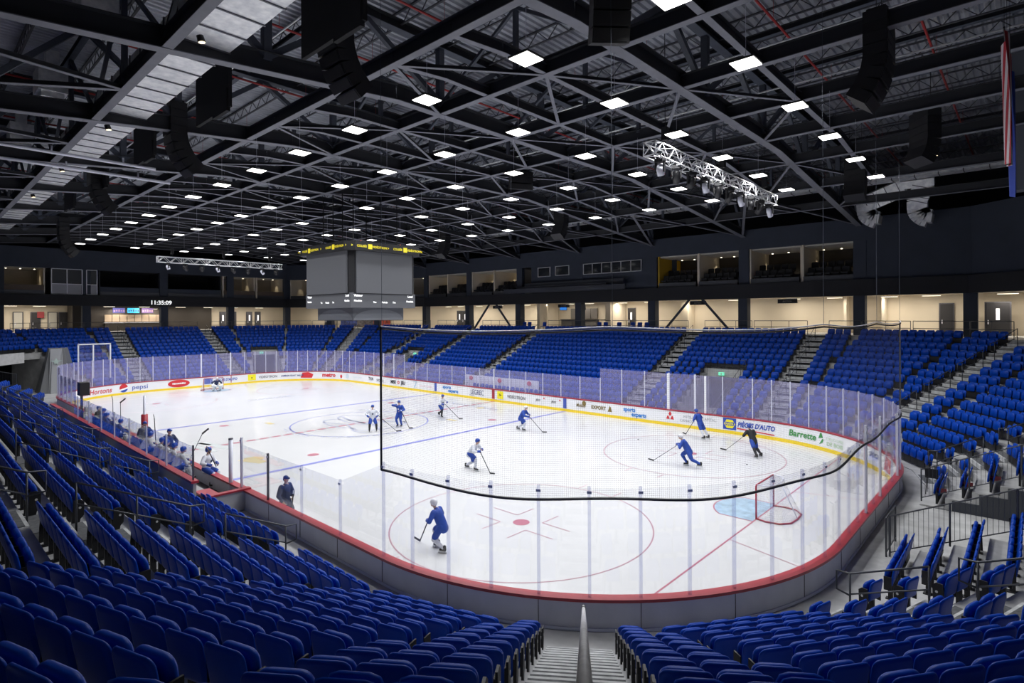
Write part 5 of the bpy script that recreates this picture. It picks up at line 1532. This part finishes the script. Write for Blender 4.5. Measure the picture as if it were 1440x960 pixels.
# walls of the zamboni entrance
m = MB(); m.prism([(-47, -13), (-40, -20), (-39.5, -19.5), (-46.5, -12.5)], .35, 4.9); tag(m.build('wall_entrance', M_deckd), kind='structure')
m = MB(); m.beam((-31.0, -14.2, 3.9), (-26.6, -17.2, 3.9), .25, .9); tag(m.build('wall_lintel', M_conc_l), kind='structure')

# vertical bar fences
def fence(pts, h, label, grp, post_every=1.6):
    t = thing('bar_fence', label, 'fence', pts[0], 0, grp)
    m = MB(); m.tube([(p[0], p[1], p[2] + h) for p in pts], .02, 6); m.tube([(p[0], p[1], p[2] + .12) for p in pts], .016, 6); rel(t, m.build('rails', M_rail, smooth=True))
    m = MB(); mp = []
    for a, b in zip(pts[:-1], pts[1:]):
        a, b = Vector(a), Vector(b); n = max(1, int((b - a).length / .125)); np_ = max(1, round((b - a).length / post_every))
        for i in range(n): q = a.lerp(b, i / n); m.tube([(q.x, q.y, q.z + .12), (q.x, q.y, q.z + h)], .007, 4, cap=False)
        for i in range(np_ + 1): q = a.lerp(b, i / np_); mp.append(q)
    rel(t, m.build('bars', M_rail))
    for q in mp: m = MB(); m.tube([(q.x, q.y, q.z), (q.x, q.y, q.z + h + .02)], .024, 6); rel(t, m.build('post', M_rail))
X0 = CXR + R0 - .5
def zx(x): return rowz(0) + max(0, (x - X0)) * RISE / PITCH
fence([(X0, -2.55, .4), (X0 + 11, -2.55, zx(X0 + 11))], 1.15, 'sloping dark bar fence on the near side of the tunnel at right', 'tunnel fences')
fence([(X0, 3.55, .5), (X0 + 11, 3.55, zx(X0 + 11))], 1.15, 'sloping dark bar fence on the far side of the tunnel at right', 'tunnel fences')
fence([(X0 - .1, -2.5, .35), (X0 - .1, -1.0, .35)], 1.1, 'short dark bar fence across the tunnel mouth', 'tunnel fences')
m = MB()
vs = []
for i in range(12):
    x0 = X0 + .15 + i * PITCH; m.box((x0 + PITCH / 2, 3.47, (.35 + rowz(i) - .22) / 2 + .0), (PITCH, .06, rowz(i) - .22 - .35 + .35))
tag(m.build('wall_tunnel', mat('tunnel_slate_paint', (.045, .05, .062), .6)), kind='structure')
for i in range(7):       # red notices hung on the row ends beyond the tunnel
    m = MB(); x = X0 + .55 + i * PITCH
    m.box((x, 3.85, rowz(i) + .52), (.34, .02, .16), R(20)); tag(m.build('row_notice', M_red), 'small red notice tied on the end of row %s beyond the tunnel' % nth(i + 1), 'notice', 'red row notices')
# black stool and small gear beyond the end boards
t = thing('bar_stool', 'black seat on a thin stand behind the right-hand end boards', 'stool', (31.6, 5.2, .35))
m = MB(); m.box((0, 0, .72), (.42, .42, .05)); link('seat', m.mesh('seat', M_black), t)
m = MB(); m.box((0, -.2, .9), (.4, .03, .3)); link('backrest', m.mesh('backrest', M_black), t)
for a in (-.16, .16):
    for b in (-.16, .16): m = MB(); m.tube([(a * 1.2, b * 1.2, 0), (a, b, .7)], .012, 6); link('leg', m.mesh('leg', M_black), t)
fence([(-24.0, -14.9, .35), (-17.5, -14.9, .35)], 1.25, 'dark bar fence along the walkway left of the benches', 'left walkway fences')
fence([(-28.3, -14.9, 1.6), (-25.3, -19.5, 3.0)], 1.1, 'dark bar fence beside the left entrance', 'left walkway fences')

# ============================================================ BENCHES (near side)
# back wall with red cap, seats, dividers
BX0, BX1, BY = -14.4, 12.7, -14.57
bt = thing('team_bench', 'grey team bench enclosure with red capped back wall along the near boards', 'team bench', (0, BY, .35))
m = MB(); m.box(((BX0 + BX1) / 2, BY, .94), (BX1 - BX0, .10, 1.18)); rel(bt, m.build('back_wall', mat('pale_bench_panel', (.42, .42, .44), .5)))
m = MB(); m.box(((BX0 + BX1) / 2, BY, 1.55), (BX1 - BX0 + .1, .24, .08)); rel(bt, m.build('red_cap', M_red))
m = MB(); m.box((13.3, -13.72, .72), (.10, 1.5, .74)); rel(bt, m.build('end_wall', mat('pale_bench_panel', (.42, .42, .44), .5)))
m = MB(); m.box((13.3, -13.73, 1.10), (.22, 1.6, .06)); rel(bt, m.build('end_cap', M_red))
m = MB(); m.box(((BX0 + BX1) / 2, -13.75, .42), (BX1 - BX0 - .2, 1.3, .14)); rel(bt, m.build('bench_floor', mat('rubber_floor', (.10, .10, .105), .8)))
m = MB(); m.box((6.6, -14.15, .93), (11.2, .40, .06)); rel(bt, m.build('seat_plank', mat('bench_plank', (.30, .30, .31), .6)))
m = MB(); m.box((-6.6, -14.15, .93), (11.2, .40, .06)); rel(bt, m.build('seat_plank', mat('bench_plank', (.30, .30, .31), .6)))
for x in (1.5, 4, 7, 10, 12, -2, -5, -8, -11): m = MB(); m.box((x, -14.15, .7), (.05, .34, .42)); rel(bt, m.build('plank_support', M_aludark))
m = MB(); m.box((12.6, -14.1, 1.0), (1.2, .5, .06), R(0)); rel(bt, m.build('red_shelf', M_red))
for n_, (a, b) in enumerate([(12.55, 9.6), (9.6, 7.0), (7.0, 4.4), (4.4, 1.8), (1.8, -.8), (-.8, -3.6), (-3.6, -6.4), (-6.4, -7.4)]):
    m = MB(); m.box(((a + b) / 2, BY, 2.17), (a - b, .012, 1.18))
    rel(bt, m.build('glass_pane', M_glass))
    m = MB(); m.box((a, BY, 2.19), (.06, .05, 1.24)); rel(bt, m.build('glass_post', M_alu if n_ else M_aludark))
t = thing('padded_post', 'tall grey post with red padding between the two team benches', 'post', (.9, -13.1, .35))
m = MB(); m.tube([(0, 0, 0), (0, 0, 3.0)], .06, 10); link('pole', m.mesh('pole', M_alu, True), t)
m = MB(); m.tube([(0, 0, .9), (0, 0, 2.05)], .15, 12); link('red_padding', m.mesh('red_padding', M_red, True), t)
t = thing('tall_post', 'tall thick grey post at the right end of the team bench', 'post', (12.0, -13.1, .35))
m = MB(); m.tube([(0, 0, 0), (0, 0, 2.35)], .075, 10); link('pole', m.mesh('pole', M_alu, True), t)
m = MB(); m.tube([(0, 0, 2.35), (0, 0, 2.40)], .08, 10); link('cap', m.mesh('cap', M_aludark, True), t)
t = thing('camera_monitor', 'black box monitor on a stand at the left end of the benches', 'monitor', (-9.2, -13.8, .35))
m = MB(); m.box((0, 0, 2.6), (.75, .5, .8)); link('monitor_case', m.mesh('monitor_case', M_black), t)
m = MB(); m.box((0, -.1, 1.1), (.12, .12, 2.2)); link('stand_post', m.mesh('stand_post', M_aludark), t)
m = MB(); m.box((.35, .15, .75), (.45, .3, 1.5)); link('stand_cabinet', m.mesh('stand_cabinet', M_boardi), t)

# ============================================================ GOALS
def goal(x, sx, label):
    t = thing('hockey_goal', label, 'hockey goal', (x, 0, 0), 0, 'hockey goals')
    d = sx
    m = MB()
    m.tube([(0, -.915, 0), (0, -.915, 1.16), (0, -.86, 1.22), (0, .86, 1.22), (0, .915, 1.16), (0, .915, 0)], .032, 10)
    link('red_posts', m.mesh('red_posts', M_red, True), t)
    base = [(0, -.915), (d * .35, -1.02), (d * .8, -.95), (d * 1.08, -.6), (d * 1.12, 0), (d * 1.08, .6), (d * .8, .95), (d * .35, 1.02), (0, .915)]
    m = MB(); m.tube([(a, b, .03) for a, b in base], .03, 8); link('base_bar', m.mesh('base_bar', mat('goal_base_red', (.35, .05, .06), .5), True), t)
    top = [(0, -.86), (d * .32, -.80), (d * .5, -.5), (d * .55, 0), (d * .5, .5), (d * .32, .80), (0, .86)]
    m = MB(); m.tube([(a, b, 1.22) for a, b in top], .02, 8); m.tube([(d * .55, 0, 1.22), (d * 1.12, 0, .03)], .02, 8); link('back_frame', m.mesh('back_frame', M_alu, True), t)
    # netting: fine cords between top and base outline
    m = MB()
    def lerp_out(P, u):
        n = len(P) - 1; q = u * n; i = min(n - 1, int(q)); f = q - i
        return (P[i][0] + (P[i + 1][0] - P[i][0]) * f, P[i][1] + (P[i + 1][1] - P[i][1]) * f)
    n = 46
    for i in range(n + 1):
        a = lerp_out(top, i / n); b = lerp_out(base, i / n); m.tube([(*a, 1.22), (*b, .04)], .0035, 3, cap=False)
    for j in range(1, 16):
        z = 1.22 - 1.18 * j / 16
        m.tube([(lerp_out(top, i / 24)[0] * (1 - j / 16) + lerp_out(base, i / 24)[0] * j / 16, lerp_out(top, i / 24)[1] * (1 - j / 16) + lerp_out(base, i / 24)[1] * j / 16, z) for i in range(25)], .0035, 3, cap=False)
    for i in range(1, 24):
        y = -.86 + 1.72 * i / 24
        m.tube([(0, y, 1.22), (d * .54 * math.sqrt(max(0.05, 1 - (y / .9) ** 2)), y, 1.22)], .0035, 3, cap=False)
    for i in range(1, 7): m.tube([(d * .08 * i, -.82, 1.22), (d * .08 * i, .82, 1.22)], .0035, 3, cap=False)
    link('netting', m.mesh('netting', mat('white_cord', (.75, .75, .78), .7)), t)
goal(27.13, 1, 'red-posted hockey goal with white net at the near right end of the ice')
goal(-27.13, -1, 'red-posted hockey goal behind the goalkeeper at the far end')
m = MB(); m.tube([(0, 0, 0), (0, 0, .025)], .038, 14); pk = m.mesh('puck', M_black)
for n_, (x, y) in enumerate([(24.1, 6.35), (17.2, 7.8)]):
    o = link('puck', pk); o.location = (x, y, .005); tag(o, 'small black puck on the ice %s' % ['near the black-jerseyed skater', 'left of the faceoff circle beyond'][n_], 'puck', 'pucks')
# ============================================================ PEOPLE
K_skin = mat('skin', (.52, .33, .25), .6); K_hair = mat('dark_hair', (.03, .02, .015), .8)
K_blue = mat('royal_blue_jersey', (.012, .055, .33), .7, noise=.1, nscale=8); K_white = mat('white_jersey', (.62, .64, .70), .7, noise=.05, nscale=8)
K_black = mat('black_jersey', (.012, .014, .016), .7); K_navy = mat('navy_tracksuit', (.012, .022, .075), .7)
K_bsock = mat('black_socks', (.02, .02, .024), .8); K_wsock = mat('white_socks', (.60, .62, .70), .8)
K_helm = mat('blue_helmet', (.015, .06, .35), .3); K_whelm = mat('white_helmet', (.7, .7, .74), .3)
K_boot = mat('skate_boot', (.02, .02, .02), .4); K_blade = mat('skate_blade', (.6, .62, .65), .3, .8)
K_stick = mat('black_stick', (.015, .015, .018), .4); K_tape = mat('grey_stick_shaft', (.25, .25, .27), .5)
K_pad = mat('white_goalie_pads', (.75, .76, .78), .5)
def cap(m, a, b, ra, rb, n=10, rings=3):
    """tapered capsule"""
    a, b = Vector(a), Vector(b); d = b - a; L_ = d.length
    if L_ < 1e-5: return m.ell(a, (ra, ra, ra))
    d.normalize(); pts = []; rs = []
    for i in range(rings + 1):
        t_ = PI / 2 * i / rings; pts.append(a - d * ra * math.cos(t_)); rs.append(max(.002, ra * math.sin(t_)))
    for i in range(rings + 1):
        t_ = PI / 2 * i / rings; pts.append(b + d * rb * math.sin(t_)); rs.append(max(.002, rb * math.cos(t_)))
    return m.tube(pts, rs, n)
def remesh(m, name, mt, vox, parent):
    o = bpy.data.objects.new(name, m.mesh(name, mt))
    md = o.modifiers.new('r', 'REMESH'); md.mode = 'VOXEL'; md.voxel_size = vox; md.use_smooth_shade = True
    sm = o.modifiers.new('s', 'SMOOTH'); sm.factor = .6; sm.iterations = 3
    me = evaluated(o)
    bpy.data.objects.remove(o); me.name = name
    if not me.materials: me.materials.append(mt)
    me.polygons.foreach_set('use_smooth', [True] * len(me.polygons))
    return link(name, me, parent)
def ik(a, b, l1, l2, pole):
    a, b = Vector(a), Vector(b); d = b - a; L_ = min(d.length, (l1 + l2) * .999); u = d.normalized(); b = a + u * L_
    x = (l1 * l1 - l2 * l2 + L_ * L_) / (2 * L_); h = math.sqrt(max(0, l1 * l1 - x * x))
    p = Vector(pole); p = (p - u * p.dot(u)).normalized()
    return a + u * x + p * h, b
def hand(m, wrist, dirv, palm_n, curl=.9, s=1.):
    """palm, four fingers and a thumb; curl bends the fingers about the palm"""
    w = Vector(wrist); d = Vector(dirv).normalized(); nrm = Vector(palm_n); nrm = (nrm - d * nrm.dot(d)).normalized(); sd = d.cross(nrm)
    for k in range(4): cap(m, w + sd * (k - 1.5) * .02 * s, w + d * .085 * s + sd * (k - 1.5) * .021 * s, .014 * s, .012 * s, 6, 2)
    for k, ln in enumerate((.068, .078, .073, .056)):
        p = w + d * .09 * s + sd * (k - 1.5) * .021 * s; dd = d.copy()
        for j in range(3):
            ang = curl * (.6 if j == 0 else .9); dd = (dd * math.cos(ang) + nrm * math.sin(ang)).normalized()
            q = p + dd * ln * s * (.45, .32, .25)[j]; cap(m, p, q, .0095 * s, .0085 * s, 6, 2); p = q
            nrm2 = nrm
    p = w + d * .03 * s - sd * .036 * s; q = p + (d * .6 - sd * .6 + nrm * .4).normalized() * .045 * s; cap(m, p, q, .012 * s, .010 * s, 6, 2)
    cap(m, q, q + (d * .8 + nrm * .6 + sd * .1).normalized() * .034 * s, .010 * s, .009 * s, 6, 2)
def person(label, loc, heading, hip=.88, lean=.25, feet=((.15, .12), (-.15, -.1)), hands=((.25, .35, 1.0), (-.25, .35, 1.05)), top=K_blue, shorts=K_blue, sock=K_bsock, helm=K_helm,
           skates=True, capb=False, gloves=True, stick=None, twist=0., look=0., hz=0., foot_z=(0, 0), bare=False, group=None, pads=False, grp_cat='person', side=0., name='skater'):
    """local frame: +y forward, +x to the person's right, z up from the ground; hands are wrist targets"""
    t = thing(name, label, 'person', loc, heading, group)
    sole = .075 if skates else .03
    H = Vector((side, 0, hip)); up_ = Vector((side * 0, math.sin(lean), math.cos(lean)))
    fwd = Vector((0, math.cos(lean), -math.sin(lean)))
    chest = H + up_ * .34; neck = H + up_ * .53; 
    hc = neck + (up_ * .6 + Vector((0, 0, .4)) + fwd * .15).normalized() * .19
    hips = [H + Vector((s * .095, 0, -.02)) for s in (1, -1)]
    sh = [H + up_ * .47 + Vector((s * .19, 0, 0)) for s in (1, -1)]
    ank = [Vector((feet[i][0], feet[i][1], sole + .07 + foot_z[i])) for i in (0, 1)]
    kn = []; el = []; wr = []
    for i in (0, 1):
        k_, a_ = ik(hips[i], ank[i], .44, .43, (.15 * (1, -1)[i], 1, .25)); kn.append(k_); ank[i] = a_
        s = (1, -1)[i]; e_, w_ = ik(sh[i], hands[i], .30, .27, (s * .9, -.5, -.3)); el.append(e_); wr.append(w_)
    # body: one continuous skinned surface
    m = MB()
    cap(m, H, chest, .115, .125, 12); m.ell(H + up_ * .40, (.175, .10, .10), 12, 8); cap(m, sh[0], sh[1], .062, .062)
    cap(m, neck - up_ * .04, hc - Vector((0, 0, .05)), .055, .05)
    m.ell(hc, (.074, .092, .115), 14, 10); cap(m, hc + Vector((0, .05, -.05)), hc + Vector((0, .065, -.085)), .045, .032)
    fl = Vector((math.sin(look), math.cos(look), 0))
    cap(m, hc + fl * .085 + Vector((0, 0, .012)), hc + fl * .112 + Vector((0, 0, -.018)), .012, .016, 6)
    for s in (1, -1): m.ell(hc + Vector((s * .076, -.005, -.005)), (.012, .02, .032), 8, 6)
    for i in (0, 1):
        cap(m, hips[i], kn[i], .085, .058); cap(m, kn[i], ank[i], .056, .038); cap(m, kn[i].lerp(ank[i], .25), kn[i].lerp(ank[i], .45), .055, .05)
        cap(m, ank[i] - Vector((0, .03, .045)), ank[i] + Vector((0, .13, -.055)), .038, .032)
        cap(m, sh[i], el[i], .052, .040); cap(m, el[i], wr[i], .040, .028)
    body = remesh(m, 'body', K_skin, .016, t)
    hm = MB()
    for i in (0, 1):
        d = (wr[i] - el[i]).normalized(); hand(hm, wr[i] - d * .01, d, (-(1, -1)[i], .2, -.3), .8 if stick else .45)
    hd = hm.build('fingers', K_skin, body, True)
    ey = MB()
    for s in (1, -1): ey.ell(hc + fl * .082 + Vector((s * .030, 0, .015)), (.011, .008, .007), 8, 6)
    ey.build('eyes', K_black, body, True)
    mo = MB(); mo.box(tuple(hc + fl * .083 + Vector((0, 0, -.052))), (.045, .012, .008)); mo.build('mouth', mat('lips', (.35, .14, .12), .6), body)
    # jersey: roomy torso and sleeves
    m = MB(); hem = H - up_ * (.10 if shorts is not None else .05)
    cap(m, hem, H + up_ * .2, .165, .17, 14); cap(m, H + up_ * .15, H + up_ * .36, .165, .165, 14); m.ell(H + up_ * .40, (.235, .145, .13), 14, 8)
    for s in (1, -1): cap(m, hem + Vector((s * .06, 0, 0)), H + up_ * .36 + Vector((s * .08, 0, 0)), .13, .115)
    for i in (0, 1):
        cap(m, sh[i], el[i], .092, .075); cap(m, el[i], el[i].lerp(wr[i], .82), .075, .056)
    cap(m, neck - up_ * .05, neck - up_ * .005, .082, .070)
    remesh(m, 'jersey' if skates else 'jacket', top, .02, t)
    # number or crest patch
    if skates and top in (K_white, K_blue):
        pm = MB(); q = H + up_ * .30 + fwd * .187
        pm.ell(q, (.06, .014, .05), 10, 6, ); pm.build('chest_crest', K_navy if top == K_white else K_white, t, True)
    # shorts / trousers
    m = MB(); cap(m, H - Vector((0, 0, .02)), H + up_ * .05, .15, .145, 14)
    f = .82 if skates else 1.0
    for i in (0, 1):
        cap(m, hips[i], hips[i].lerp(kn[i], f), .125, .108 if skates else .08)
        if not skates: cap(m, kn[i], kn[i].lerp(ank[i], .9), .08, .07)
    remesh(m, 'hockey_pants' if skates else 'trousers', shorts, .02, t)
    if skates:
        for i in (0, 1):
            m = MB(); cap(m, kn[i], kn[i].lerp(ank[i], .3), .082, .080); cap(m, kn[i].lerp(ank[i], .3), kn[i].lerp(ank[i], .92), .080, .058)
            if pads: m.box(tuple(kn[i].lerp(ank[i], .45) + Vector((0, .09, 0))), (.27, .12, .74), M=(ank[i] - kn[i]).to_track_quat('-Z', 'Y').to_matrix())
            remesh(m, 'goalie_pad' if pads else 'sock', K_pad if pads else sock, .02, t)
            m = MB(); A_ = ank[i]; cap(m, A_ + Vector((0, -.02, .06)), A_ + Vector((0, -.03, -.03)), .056, .052); cap(m, A_ + Vector((0, -.03, -.03)), A_ + Vector((0, .13, -.045)), .05, .042)
            b_ = remesh(m, 'skate_boot', K_boot, .014, t)
            m = MB(); m.box((A_.x, A_.y + .05, A_.z - .115), (.006, .29, .06)); m.box((A_.x, A_.y - .04, A_.z - .09), (.03, .06, .04)); m.box((A_.x, A_.y + .12, A_.z - .09), (.03, .06, .04)); m.build('blade', K_blade, b_)
    else:
        for i in (0, 1):
            m = MB(); A_ = ank[i]; cap(m, A_ + Vector((0, -.04, -.05)), A_ + Vector((0, .15, -.06)), .05, .042); m.build('shoe', K_boot, t, True)
    if gloves:
        for i in (0, 1):
            m = MB(); d = (wr[i] - el[i]).normalized(); cap(m, wr[i] - d * .07, wr[i] + d * .02, .062, .055); w = wr[i] + d * .02
            fw_ = Vector((0, 1, 0)); nrm = Vector((-(1, -1)[i], .3, -.3)); nrm = (nrm - d * nrm.dot(d)).normalized(); sd = d.cross(nrm)
            for k in range(4):
                p = w + sd * (k - 1.5) * .028; q = p + d * .07; r_ = q + (nrm * .9 + d * .2).normalized() * .055; cap(m, p, q, .020, .019, 6, 2); cap(m, q, r_, .019, .017, 6, 2)
            cap(m, w - sd * .05, w - sd * .045 + d * .05 + nrm * .05, .02, .018, 6, 2)
            if pads: m.box(tuple(w + d * .05), (.26, .10, .30))
            m.build('glove', K_pad if pads else (K_helm if top != K_black else K_boot), t, True)
    if capb:
        m = MB(); m.ell(hc + Vector((0, -.005, .045)), (.086, .104, .085), 14, 8); cap(m, hc + fl * .07 + Vector((0, 0, .05)), hc + fl * .155 + Vector((0, 0, .04)), .045, .03, 8)
        remesh(m, 'cap', K_helm if capb == 2 else K_navy, .012, t)
        m = MB(); m.ell(hc + Vector((0, -.035, .0)), (.078, .075, .085), 12, 8); m.build('hair', K_hair, t, True)
    else:
        m = MB(); m.ell(hc + Vector((0, -.01, .042)), (.10, .125, .10), 16, 10); m.ell(hc + Vector((0, -.06, .01)), (.09, .07, .10), 14, 8)
        for s in (1, -1): cap(m, hc + Vector((s * .085, 0, .05)), hc + Vector((s * .085, -.01, -.04)), .022, .018, 8)
        hb = remesh(m, 'helmet', helm, .012, t)
        if pads:
            m = MB()
            for k in range(5): a = -.6 + .3 * k; m.tube([tuple(hc + Vector((math.sin(a) * .11, .02 + math.cos(a) * .11, .05))), tuple(hc + Vector((math.sin(a) * .10, .02 + math.cos(a) * .12, -.09)))], .004, 5)
            m.build('face_cage', K_blade, hb)
        else:
            m = MB()
            for k in range(6):
                pass
            m.add([(hc.x + math.sin(a) * .098, hc.y + math.cos(a) * .118, hc.z + z) for z in (.045, -.005) for a in [(-1 + 2 * i / 8) for i in range(9)]], [(i, i + 1, i + 10, i + 9) for i in range(8)])
            m.build('visor', M_win, hb, True)
    if stick:
        a, b = Vector(stick[0]), Vector(stick[1])
        Mw = Matrix.Translation(Vector(loc)) @ Matrix.Rotation(heading, 4, 'Z')
        aw, bw = Mw @ a, Mw @ b
        s_ = thing('hockey_stick', stick[2], 'hockey stick', tuple(bw), 0, 'hockey sticks')
        m = MB(); m.beam(aw, bw, .032, .022); rel(s_, m.build('shaft', K_stick))
        d = (bw - aw); d.z = 0; d = d.normalized() if d.length > .05 else Vector((0, 1, 0)); d2 = Vector((d.x, d.y, .1)) if bw.z < .5 else Vector((d.x * .6, d.y * .6, .5))
        m = MB(); m.beam(bw - d2 * .02, bw + d2.normalized() * .30, .012, .07); rel(s_, m.build('blade', K_stick))
        m = MB(); m.beam(aw, aw + (bw - aw).normalized() * .12, .036, .026); rel(s_, m.build('grip_tape', K_wsock))
    return t
# headings: local +y turned by heading. camera sits towards (+x, -y)
CAMH = math.atan2(CAM.y + 0, CAM.x) - PI / 2
def hd(deg): return R(deg - 90)      # face the world direction deg
person('skater in white jersey and blue pants standing beside the centre crest, facing the camera', (3.3, -1.23, 0), hd(-30), hip=.90, lean=.12, feet=((.2, .05), (-.25, .0)), hands=((.30, .25, 1.05), (-.28, .2, 1.02)), top=K_white, shorts=K_blue, sock=K_bsock,
       stick=((-.25, .25, 1.15), (-1.45, .55, .06), 'black stick held by the white-jerseyed skater at centre ice'))
person('skater all in blue standing at centre ice, one hand raised to the chin', (3.25, .88, 0), hd(-60), hip=.93, lean=.08, feet=((.12, .05), (-.12, -.05)), hands=((.12, .28, 1.50), (-.2, .28, 1.1)), top=K_blue, shorts=K_blue, sock=K_blue,
       stick=((-.22, .3, 1.2), (-.9, .5, .06), 'black stick held low by the all-blue skater at centre ice'))
person('skater in white jersey with black legs gliding near the far boards', (2.43, 5.11, 0), hd(-5), hip=.86, lean=.35, feet=((.15, .3), (-.12, -.45)), hands=((.2, .5, 1.0), (-.2, .5, 1.1)), top=K_white, shorts=K_blue, sock=K_bsock, foot_z=(0, .05),
       stick=((.1, .5, 1.1), (-.35, 1.75, .06), 'stick stretched forward by the white-jerseyed skater near the far boards'))
person('small blue skater between the centre and the far blue boards stripe', (10.15, 5.31, 0), hd(20), hip=.84, lean=.5, feet=((.15, .2), (-.12, -.3)), hands=((.2, .55, .95), (-.2, .5, 1.0)), top=K_blue, shorts=K_blue, sock=K_wsock, helm=K_whelm,
       stick=((.1, .5, 1.05), (.25, 1.55, .06), 'stick reaching right from the small blue skater'))
person('white-jerseyed skater alone in the near half, between blue line and near faceoff circle', (14.57, -3.17, 0), hd(15), hip=.80, lean=.62, feet=((.15, .35), (-.15, -.35)), hands=((.15, .55, .95), (-.15, .55, 1.0)), top=K_white, shorts=K_blue, sock=K_wsock,
       stick=((.1, .5, 1.1), (.3, 1.25, .06), 'stick of the white-jerseyed skater in the near half'))
person('large blue skater nearest to the camera in the near faceoff circle', (20.82, -10.15, 0), hd(200), hip=.80, lean=.45, feet=((.16, .25), (-.16, -.15)), hands=((.2, .42, 1.0), (-.2, .42, .95)), top=K_blue, shorts=K_blue, sock=K_wsock, helm=K_whelm,
       stick=((.1, .45, 1.1), (.3, 1.0, .06), 'stick of the large blue skater in the near faceoff circle'))
person('blue skater bending forward inside the far faceoff circle', (22.12, 4.13, 0), hd(-165), hip=.80, lean=.55, feet=((.18, .1), (-.2, -.6)), hands=((.22, .55, 1.0), (-.12, .45, 1.05)), top=K_blue, shorts=K_blue, sock=K_blue, helm=K_whelm, foot_z=(0, .1),
       stick=((-.1, .45, 1.05), (.25, 1.75, .06), 'stick stretched left by the blue skater in the far faceoff circle'))
person('blue skater leaning hard while turning by the far boards advert', (19.9, 10.3, 0), hd(170), hip=.98, lean=.42, side=.0, feet=((.1, -.55), (-.3, -.5)), hands=((.25, .4, 1.15), (-.25, .3, 1.1)), top=K_blue, shorts=K_blue, sock=K_wsock,
       stick=((.2, .5, 1.1), (.4, 1.3, .06), 'stick of the blue skater leaning by the far boards'))
person('skater in black jersey leaning into a turn below the auto parts advert', (23.7, 8.3, 0), hd(150), hip=.84, lean=.5, feet=((.2, -.35), (-.25, -.55)), hands=((.2, .5, 1.05), (-.2, .45, 1.0)), top=K_black, shorts=K_blue, sock=K_bsock,
       stick=((.1, .5, 1.1), (-.6, 1.4, .06), 'stick of the black-jerseyed skater'))
person('goalkeeper in white pads crouching in front of the far goal', (-26.2, -.1, 0), hd(0), hip=.62, lean=.55, feet=((.32, .1), (-.32, .1)), hands=((.42, .35, .65), (-.42, .3, .6)), top=K_navy, shorts=K_white, pads=True,
       helm=K_whelm, stick=((.42, .4, .7), (.15, .75, .08), 'goalkeeper stick at the far goal'))
person('coach in navy cap and tracksuit standing on the ice by the near boards', (15.05, -12.45, 0), hd(20), hip=.93, lean=.04, feet=((.12, .04), (-.12, 0)), hands=((.26, .18, .92), (-.12, .24, 1.02)), top=K_navy, shorts=K_navy, skates=True, capb=1, gloves=False, sock=K_navy,
       stick=((-.1, .3, 1.25), (.18, .45, .35), 'short stick held across the body by the coach at the near boards'), name='coach')
# benches: players sit on the plank, floor of the bench at z = .49
def sitter(x, label, top, helm=K_helm, lean=.35, turn=0, stick=None, y=-14.05, z=.70, grp='players on the team bench', fy=.55, pants=K_blue):
    person(label, (x, y, z), hd(90 + turn), hip=.60, lean=lean, feet=((.16, fy), (-.16, fy)), hands=((.18, .50, .72), (-.18, .48, .78)), top=top, shorts=pants, sock=K_wsock, helm=helm, stick=stick, group=grp, name='bench_player')
wl_ = ['farthest left, beside the red padded post', 'second from the left', 'third from the left', 'fourth from the left', 'at the right end, head turned']
for n_, (x, tr, ln) in enumerate([(4.3, 0, .5), (6.3, -10, .35), (7.1, 8, .3), (7.95, -5, .35), (8.85, 0, .45)]):
    st = ((.15, .5, .85), (.5, .35, 2.05), 'stick held upright by a player beside the red padded post') if n_ == 0 else (((.15, .5, .85), (.35, .9, 1.85), 'stick held upright by the right-end white player on the bench') if n_ == 4 else None)
    sitter(x, 'white-jerseyed player sitting on the bench, ' + wl_[n_], K_white, turn=tr, lean=ln, stick=st)
person('white-jerseyed player perched on the red front boards at the right end of the bench', (9.75, -13.2, .49), hd(40), hip=.76, lean=.12, feet=((.16, .30), (-.16, .32)), hands=((.3, .3, .95), (-.2, .35, .9)), top=K_white, shorts=K_blue, sock=K_wsock,
       stick=((-.2, .3, .75), (.75, .55, 1.65), 'long black stick held by the player perched on the boards'), name='bench_player')
for n_, (x, y, dg) in enumerate([(2.8, -13.6, 20), (5.75, -13.4, 20)]):
    person('coach in blue cap and navy jacket standing behind the front boards, %s of the two' % ['left', 'right'][n_], (x, y, .58), hd(dg), hip=.93, lean=.05, feet=((.12, .04), (-.12, 0)), hands=((.2, .25, 1.0), (-.2, .25, 1.05)), top=K_navy, shorts=K_navy, skates=False, capb=2, gloves=False, name='coach')
for n_, (x, tp, hl) in enumerate([(-5.9, K_black, K_helm), (-4.8, K_blue, K_helm), (-3.4, K_blue, K_helm), (-1.8, K_blue, K_whelm), (-.5, K_blue, K_helm)]):
    st = ((.15, .5, .95), (.1, .5, 2.1), 'stick standing by the helmeted player, %s of the left bench' % nth(n_ + 1)) if n_ in (2, 3) else None
    if n_ < 2:
        person('player in %s jersey standing at the left end of the left bench' % ['black', 'bright blue'][n_], (x, -13.8, .49), hd(60), hip=.88, lean=.18, feet=((.15, .1), (-.15, -.05)), hands=((.2, .35, 1.0), (-.2, .35, 1.0)), top=tp, shorts=K_blue, helm=hl, name='bench_player')
    else: sitter(x, 'player in blue jersey sitting on the left bench, %s from the red padded post' % nth(5 - n_), tp, hl, stick=st, grp='players on the left bench')

bpy.data.scenes.remove(TMP)
